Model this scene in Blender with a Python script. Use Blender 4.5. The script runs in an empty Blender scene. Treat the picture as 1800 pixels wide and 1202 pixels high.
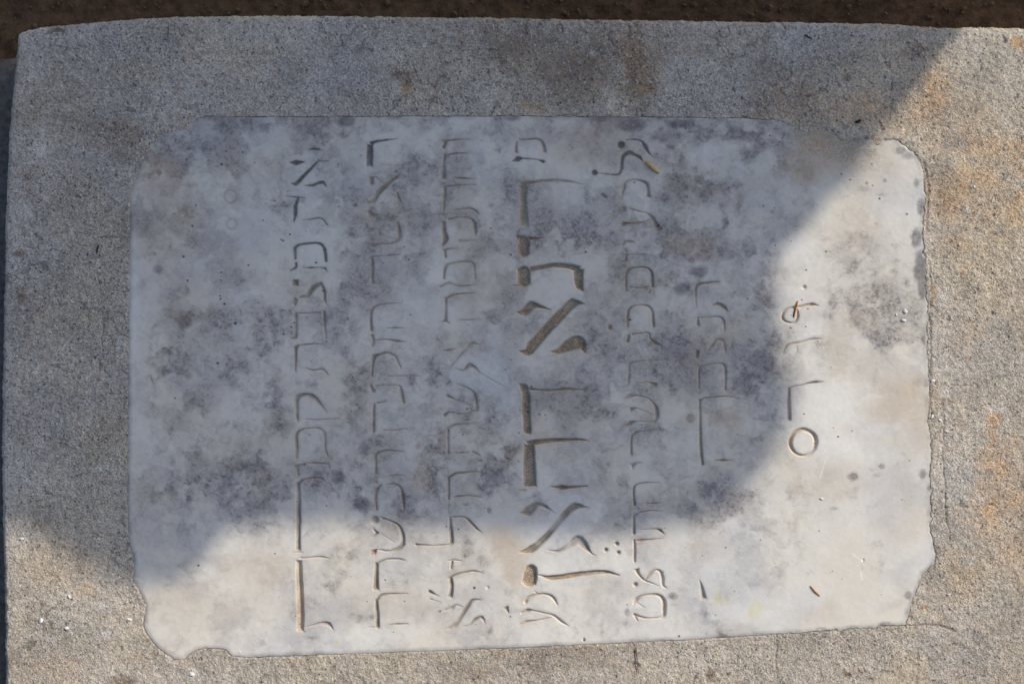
import bpy, bmesh, math, random
import numpy as np
from mathutils import Vector, Matrix

random.seed(7)
rng = np.random.default_rng(11)
scene = bpy.context.scene
C = scene.collection
S = 0.0005                       # metres per photograph pixel on the slab's face
def WX(px): return (px - 900.0) * S
def WY(py): return (601.0 - py) * S

# ------------------------------------------------------------------ camera
cam_d = bpy.data.cameras.new("camera")
cam_d.lens = 50; cam_d.sensor_width = 36
cam_d.clip_start = 0.05; cam_d.clip_end = 400
cam = bpy.data.objects.new("camera", cam_d); C.objects.link(cam)
cam.location = (0, 0, 1.25); cam.rotation_euler = (0, 0, 0)
scene.camera = cam

# ------------------------------------------------------------------ light
SUN_EL = math.radians(36)
AZX, AZY = 0.80, 0.60            # horizontal direction towards the sun (east = +x, north = +y)
sun_vec = Vector((AZX * math.cos(SUN_EL), AZY * math.cos(SUN_EL), math.sin(SUN_EL))).normalized()
w = bpy.data.worlds.new("World"); scene.world = w; w.use_nodes = True
nt = w.node_tree
bg = nt.nodes["Background"]
sky = nt.nodes.new("ShaderNodeTexSky")
sky.sky_type = 'NISHITA'; sky.sun_disc = False
sky.sun_elevation = SUN_EL
sky.sun_rotation = math.atan2(AZX, AZY)
sky.air_density = 1.0; sky.dust_density = 2.5; sky.ozone_density = 1.0
nt.links.new(sky.outputs[0], bg.inputs[0])
bg.inputs[1].default_value = 0.143
sl = bpy.data.lights.new("sun", 'SUN'); sl.energy = 3.35; sl.angle = math.radians(0.53)
sl.color = (1.0, 0.91, 0.77)
so = bpy.data.objects.new("sun", sl); C.objects.link(so)
so.rotation_euler = sun_vec.to_track_quat('Z', 'Y').to_euler()
scene.view_settings.view_transform = 'Standard'
scene.view_settings.look = 'None'
scene.view_settings.exposure = 0.0
scene.view_settings.gamma = 1
scene.render.film_transparent = False
try:
    scene.cycles.use_denoising = True
    scene.cycles.denoiser = 'OPENIMAGEDENOISE'
    scene.cycles.denoising_input_passes = 'RGB_ALBEDO_NORMAL'
except Exception:
    pass

# ------------------------------------------------------------------ helpers
def tag(o, label=None, cat=None, group=None, kind=None):
    if label: o["label"] = label
    if cat: o["category"] = cat
    if group: o["group"] = group
    if kind: o["kind"] = kind
    return o

def mesh_np(name, V, Q, mat, parent=None, attrs=None, smooth=True):
    """quads mesh from numpy arrays"""
    me = bpy.data.meshes.new(name)
    nv, nf = len(V), len(Q); k = Q.shape[1]
    me.vertices.add(nv); me.vertices.foreach_set("co", V.astype(np.float32).ravel())
    me.loops.add(nf * k); me.loops.foreach_set("vertex_index", Q.astype(np.int32).ravel())
    me.polygons.add(nf)
    me.polygons.foreach_set("loop_start", np.arange(0, nf * k, k, dtype=np.int32))
    me.polygons.foreach_set("loop_total", np.full(nf, k, dtype=np.int32))
    if smooth:
        me.polygons.foreach_set("use_smooth", np.ones(nf, dtype=bool))
    if attrs:
        for an, arr in attrs.items():
            if arr.ndim == 1:
                a = me.attributes.new(an, 'FLOAT', 'POINT'); a.data.foreach_set("value", arr.astype(np.float32))
            else:
                a = me.attributes.new(an, 'FLOAT_COLOR', 'POINT')
                c4 = np.ones((nv, 4), np.float32); c4[:, :3] = arr
                a.data.foreach_set("color", c4.ravel())
    me.update(calc_edges=True)
    me.materials.append(mat)
    o = bpy.data.objects.new(name, me); C.objects.link(o)
    if parent is not None: o.parent = parent
    return o

def submesh(V, Q, sel, attrs):
    q = Q[sel]
    u, inv = np.unique(q.ravel(), return_inverse=True)
    return V[u], inv.reshape(q.shape), {k: a[u] for k, a in attrs.items()}

_grids = {}
def vnoise(x, y, scale, seed):
    """smooth value noise, -1..1, feature size = scale (pixels)"""
    key = seed
    if key not in _grids:
        _grids[key] = np.random.default_rng(seed * 7919 + 13).uniform(-1, 1, (256, 256)).astype(np.float32)
    G = _grids[key]
    fx = (x / scale + 1000.37).astype(np.float32); fy = (y / scale + 1000.71).astype(np.float32)
    ix = np.floor(fx).astype(np.int32); iy = np.floor(fy).astype(np.int32)
    tx = fx - ix; ty = fy - iy
    tx = tx * tx * (3 - 2 * tx); ty = ty * ty * (3 - 2 * ty)
    a = G[iy & 255, ix & 255]; b = G[iy & 255, (ix + 1) & 255]
    c = G[(iy + 1) & 255, ix & 255]; d = G[(iy + 1) & 255, (ix + 1) & 255]
    return (a * (1 - tx) + b * tx) * (1 - ty) + (c * (1 - tx) + d * tx) * ty

def fbm(x, y, scale, seed, octv=4, gain=0.55):
    s = np.zeros_like(x, dtype=np.float32); a = 1.0; t = 0.0
    c, n = math.cos(0.6), math.sin(0.6)
    for i in range(octv):
        s += a * vnoise(x, y, scale, seed + i); t += a
        a *= gain; scale *= 0.5
        x, y = c * x - n * y, n * x + c * y
    return s / t

def sstep(a, b, v):
    t = np.clip((v - a) / (b - a), 0, 1)
    return t * t * (3 - 2 * t)

def poly_sdf(P, x, y):
    """signed distance to a closed outline, positive inside"""
    P = np.array(P, dtype=np.float32)
    d = np.full(x.shape, 1e9, np.float32); ins = np.zeros(x.shape, bool)
    n = len(P)
    for i in range(n):
        ax, ay = P[i]; bx, by = P[(i + 1) % n]
        ex, ey = bx - ax, by - ay
        L = ex * ex + ey * ey + 1e-9
        t = np.clip(((x - ax) * ex + (y - ay) * ey) / L, 0, 1)
        dx = x - ax - t * ex; dy = y - ay - t * ey
        np.minimum(d, dx * dx + dy * dy, out=d)
        if ay != by:
            c = ((ay > y) != (by > y)) & (x < (bx - ax) * (y - ay) / (by - ay) + ax)
            ins ^= c
    d = np.sqrt(d)
    return np.where(ins, d, -d)

def blobs(x, y, lst, wob, soft=1.0, grow=1.0):
    """sum of soft elliptical patches (cx, cy, rx, ry, strength), clipped to 1"""
    out = np.zeros(x.shape, np.float32)
    for cx, cy, rx, ry, s in lst:
        m = (np.abs(x - cx) < rx * 2.2) & (np.abs(y - cy) < ry * 2.2)
        if not m.any(): continue
        r = np.sqrt(((x[m] - cx) / (rx * grow)) ** 2 + ((y[m] - cy) / (ry * grow)) ** 2) + wob[m]
        v = s * (1 - sstep(1 - 0.55 * soft, 1 + 0.55 * soft, r))
        out[m] = np.maximum(out[m], v)
    return out

def seg_e(x, y, pts):
    """inside distance of a stroke with varying width: pts = [(x, y, w), ...]; broad ends are cut square"""
    best = np.full(x.shape, -99.0, np.float32)
    if len(pts) == 1: pts = [pts[0], (pts[0][0] + .01, pts[0][1], pts[0][2])]
    n = len(pts) - 1
    for i, ((ax, ay, aw), (bx, by, bw)) in enumerate(zip(pts[:-1], pts[1:])):
        ex, ey = bx - ax, by - ay
        L = ex * ex + ey * ey + 1e-9; l = math.sqrt(L)
        tr = ((x - ax) * ex + (y - ay) * ey) / L
        t = np.clip(tr, 0, 1)
        d = np.hypot(x - ax - t * ex, y - ay - t * ey)
        e = 0.5 * (aw + (bw - aw) * t) - d
        if l > 1:
            pr = np.abs((x - ax) * ey - (y - ay) * ex) / l
            if i == 0 and aw > 9.5: e = np.where(tr < 0.3, np.minimum(0.5 * aw - pr, tr * l + 0.16 * aw), e)
            if i == n - 1 and bw > 9.5: e = np.where(tr > 0.7, np.minimum(0.5 * bw - pr, (1 - tr) * l + 0.16 * bw), e)
        best = np.maximum(best, e)
    return best

# ------------------------------------------------------------------ materials
def new_mat(name):
    m = bpy.data.materials.new(name); m.use_nodes = True
    n = m.node_tree.nodes; l = m.node_tree.links
    return m, n, l, n["Principled BSDF"]

def noise_node(n, l, scale, detail=4, rough=0.6):
    tc = n.get("TC") or n.new("ShaderNodeTexCoord"); tc.name = "TC"
    t = n.new("ShaderNodeTexNoise"); t.inputs["Scale"].default_value = scale
    t.inputs["Detail"].default_value = detail; t.inputs["Roughness"].default_value = rough
    l.new(tc.outputs["Object"], t.inputs["Vector"]); return t

def ramp(n, l, src, a, b, va, vb):
    r = n.new("ShaderNodeMapRange"); r.inputs[1].default_value = a; r.inputs[2].default_value = b
    r.inputs[3].default_value = va; r.inputs[4].default_value = vb
    l.new(src, r.inputs[0]); return r.outputs[0]

def mul_color(n, l, col, fac):
    m = n.new("ShaderNodeVectorMath"); m.operation = 'SCALE'
    l.new(col, m.inputs[0]); l.new(fac, m.inputs["Scale"]); return m.outputs[0]

# marble: stone colour with some painted shade (patina attribute), fine speckle from noise
def make_marble(name, sand=False):
    m, n, l, p = new_mat(name)
    at = n.new("ShaderNodeAttribute"); at.attribute_name = "patina"
    dt = n.new("ShaderNodeAttribute"); dt.attribute_name = "dirt"
    g = noise_node(n, l, 900, 3, 0.7)
    f = ramp(n, l, g.outputs["Fac"], 0.3, 0.7, 0.975, 1.025)
    c1 = mul_color(n, l, at.outputs["Color"], f)
    # grains of dirt and sand sitting in the stone's low places
    g2 = noise_node(n, l, 1000, 2, 0.8)
    f2 = ramp(n, l, g2.outputs["Fac"], 0.36, 0.64, 0.58, 1.42)
    c2 = mul_color(n, l, at.outputs["Color"], f2)
    mx = n.new("ShaderNodeMix"); mx.data_type = 'RGBA'
    l.new(dt.outputs["Fac"], mx.inputs[0]); l.new(c1, mx.inputs[6]); l.new(c2, mx.inputs[7])
    l.new(mx.outputs[2], p.inputs["Base Color"])
    p.inputs["Roughness"].default_value = 0.55
    p.inputs["Specular IOR Level"].default_value = 0.35
    sw = ramp(n, l, dt.outputs["Fac"], 0.0, 0.8, 0.35, 0.0)
    l.new(sw, p.inputs["Subsurface Weight"])
    p.inputs["Subsurface Radius"].default_value = (1.0, 0.75, 0.5)
    p.inputs["Subsurface Scale"].default_value = 0.0009
    b = n.new("ShaderNodeBump"); b.inputs["Strength"].default_value = 0.5
    bh = n.new("ShaderNodeMath"); bh.operation = 'MULTIPLY'
    k = ramp(n, l, dt.outputs["Fac"], 0.0, 1.0, 0.03, 1.0)
    l.new(g2.outputs["Fac"], bh.inputs[0]); l.new(k, bh.inputs[1])
    b.inputs["Distance"].default_value = 0.0010
    l.new(bh.outputs[0], b.inputs["Height"]); l.new(b.outputs[0], p.inputs["Normal"])
    return m

def make_concrete():
    m, n, l, p = new_mat("weathered_concrete")
    at = n.new("ShaderNodeAttribute"); at.attribute_name = "patina"
    g = noise_node(n, l, 750, 3, 0.75)
    f = ramp(n, l, g.outputs["Fac"], 0.33, 0.67, 0.70, 1.30)
    # smoother cement skin in some places, open sandy grain in others
    lo = noise_node(n, l, 13, 4, 0.6)
    amp = ramp(n, l, lo.outputs["Fac"], 0.38, 0.62, 0.35, 1.35)
    fm = n.new("ShaderNodeMath"); fm.operation = 'SUBTRACT'; l.new(f, fm.inputs[0]); fm.inputs[1].default_value = 1.0
    fa = n.new("ShaderNodeMath"); fa.operation = 'MULTIPLY_ADD'; l.new(fm.outputs[0], fa.inputs[0]); l.new(amp, fa.inputs[1]); fa.inputs[2].default_value = 1.0
    c1 = mul_color(n, l, at.outputs["Color"], fa.outputs[0])
    tc = n["TC"]
    # coloured sand grains
    vo = n.new("ShaderNodeTexVoronoi"); vo.inputs["Scale"].default_value = 700
    l.new(tc.outputs["Object"], vo.inputs["Vector"])
    sep = n.new("ShaderNodeSeparateColor"); l.new(vo.outputs["Color"], sep.inputs[0])
    fg = ramp(n, l, sep.outputs[0], 0.0, 1.0, 0.78, 1.22)
    c2 = mul_color(n, l, c1, fg)
    # dark grit and pale quartz
    dk = ramp(n, l, sep.outputs[1], 0.94, 0.985, 1.0, 0.42)
    c3 = mul_color(n, l, c2, dk)
    wt = ramp(n, l, sep.outputs[2], 0.965, 0.985, 0.0, 0.75)
    mx = n.new("ShaderNodeMix"); mx.data_type = 'RGBA'
    l.new(wt, mx.inputs[0]); l.new(c3, mx.inputs[6]); mx.inputs[7].default_value = (0.55, 0.53, 0.5, 1)
    l.new(mx.outputs[2], p.inputs["Base Color"])
    p.inputs["Roughness"].default_value = 0.92
    p.inputs["Specular IOR Level"].default_value = 0.2
    b = n.new("ShaderNodeBump"); b.inputs["Strength"].default_value = 0.8; b.inputs["Distance"].default_value = 0.0011
    l.new(g.outputs["Fac"], b.inputs["Height"])
    bs = ramp(n, l, lo.outputs["Fac"], 0.38, 0.62, 0.35, 1.0); l.new(bs, b.inputs["Strength"])
    b2 = n.new("ShaderNodeBump"); b2.inputs["Strength"].default_value = 0.6; b2.inputs["Distance"].default_value = 0.0007
    l.new(vo.outputs["Distance"], b2.inputs["Height"]); l.new(b.outputs[0], b2.inputs["Normal"])
    l.new(b2.outputs[0], p.inputs["Normal"])
    return m

def make_simple(name, col, rough=0.8, var=0.3, scale=200, bump=0.3, dist=0.001, col2=None, spec=0.3):
    m, n, l, p = new_mat(name)
    t = noise_node(n, l, scale, 5, 0.65)
    cr = n.new("ShaderNodeMix"); cr.data_type = 'RGBA'
    a = tuple(c * (1 - var) for c in col); b_ = col2 or tuple(c * (1 + var) for c in col)
    f = ramp(n, l, t.outputs["Fac"], 0.32, 0.68, 0, 1)
    l.new(f, cr.inputs[0]); cr.inputs[6].default_value = (*a, 1); cr.inputs[7].default_value = (*b_, 1)
    l.new(cr.outputs[2], p.inputs["Base Color"]); p.inputs["Roughness"].default_value = rough
    p.inputs["Specular IOR Level"].default_value = spec
    b = n.new("ShaderNodeBump"); b.inputs["Strength"].default_value = bump; b.inputs["Distance"].default_value = dist
    l.new(t.outputs["Fac"], b.inputs["Height"]); l.new(b.outputs[0], p.inputs["Normal"])
    return m

M_marble = make_marble("weathered_marble")
M_conc = make_concrete()
M_soil = make_simple("dark_soil", (0.105, 0.066, 0.040), 0.95, 0.45, 90, 0.7, 0.004, spec=0.1)
M_crumb = make_simple("soil_crumb", (0.12, 0.08, 0.052), 0.95, 0.5, 300, 0.5, 0.001, spec=0.1)
M_foot = make_simple("old_footing", (0.12, 0.108, 0.10), 0.9, 0.4, 160, 0.6, 0.002)
M_white = make_simple("quartz_chip", (0.74, 0.72, 0.69), 0.6, 0.1, 600, 0.3, 0.0005)
M_orange = make_simple("dry_needle", (0.52, 0.22, 0.05), 0.6, 0.3, 900, 0.3, 0.0003)
M_straw = make_simple("yellow_straw", (0.45, 0.28, 0.08), 0.6, 0.45, 700, 0.3, 0.0003)
M_dark = make_simple("dark_seed", (0.03, 0.025, 0.022), 0.7, 0.3, 900, 0.3, 0.0003)
M_brown = make_simple("dead_stalk", (0.20, 0.13, 0.08), 0.8, 0.3, 900, 0.3, 0.0003)
M_leaf = make_simple("leaf_green", (0.055, 0.085, 0.03), 0.6, 0.4, 20, 0.1, 0.001)
M_bark = make_simple("bark", (0.12, 0.09, 0.065), 0.9, 0.4, 30, 0.8, 0.01)

# ------------------------------------------------------------------ tablet outline (photograph pixels)
TAB = [(228,400),(229,345),(236,320),(247,300),(251,282),(253,263),(253,242),(275,236),(300,230),(327,222),(333,213),(360,207),
       (620,206.5),(900,206),(1100,207.5),(1300,210),(1383,214),(1420,222),(1470,232),(1510,243),(1535,240),(1560,242),(1580,250),(1592,259),(1604,268),(1614,280),
       (1622,300),(1624,330),(1625,370),(1621,410),(1625,455),(1626,500),(1630,560),(1629,620),(1633,680),(1630,740),(1636,790),(1634,830),(1637,880),(1635,930),
       (1641,962),(1643,978),(1640,992),(1627,1002),(1619,1012),(1614,1030),(1606,1048),(1601,1066),(1595,1080),(1592,1097),
       (1400,1110),(1200,1123),(900,1137),(600,1148),(430,1153),(408,1151),(400,1143),(393,1139),(380,1138),(363,1136.5),(347,1140),(333,1148),
       (323,1157),(307,1157),(293,1148),(280,1138),(270,1128),(257,1110),(254,1093),(256,1075),(257,1063),(250,1047),(243,1036),(238,1027),
       (233,1017),(237,1003),(236,985),(235,973),(230,957),(227,933),(226,800),(227,600)]

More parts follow.
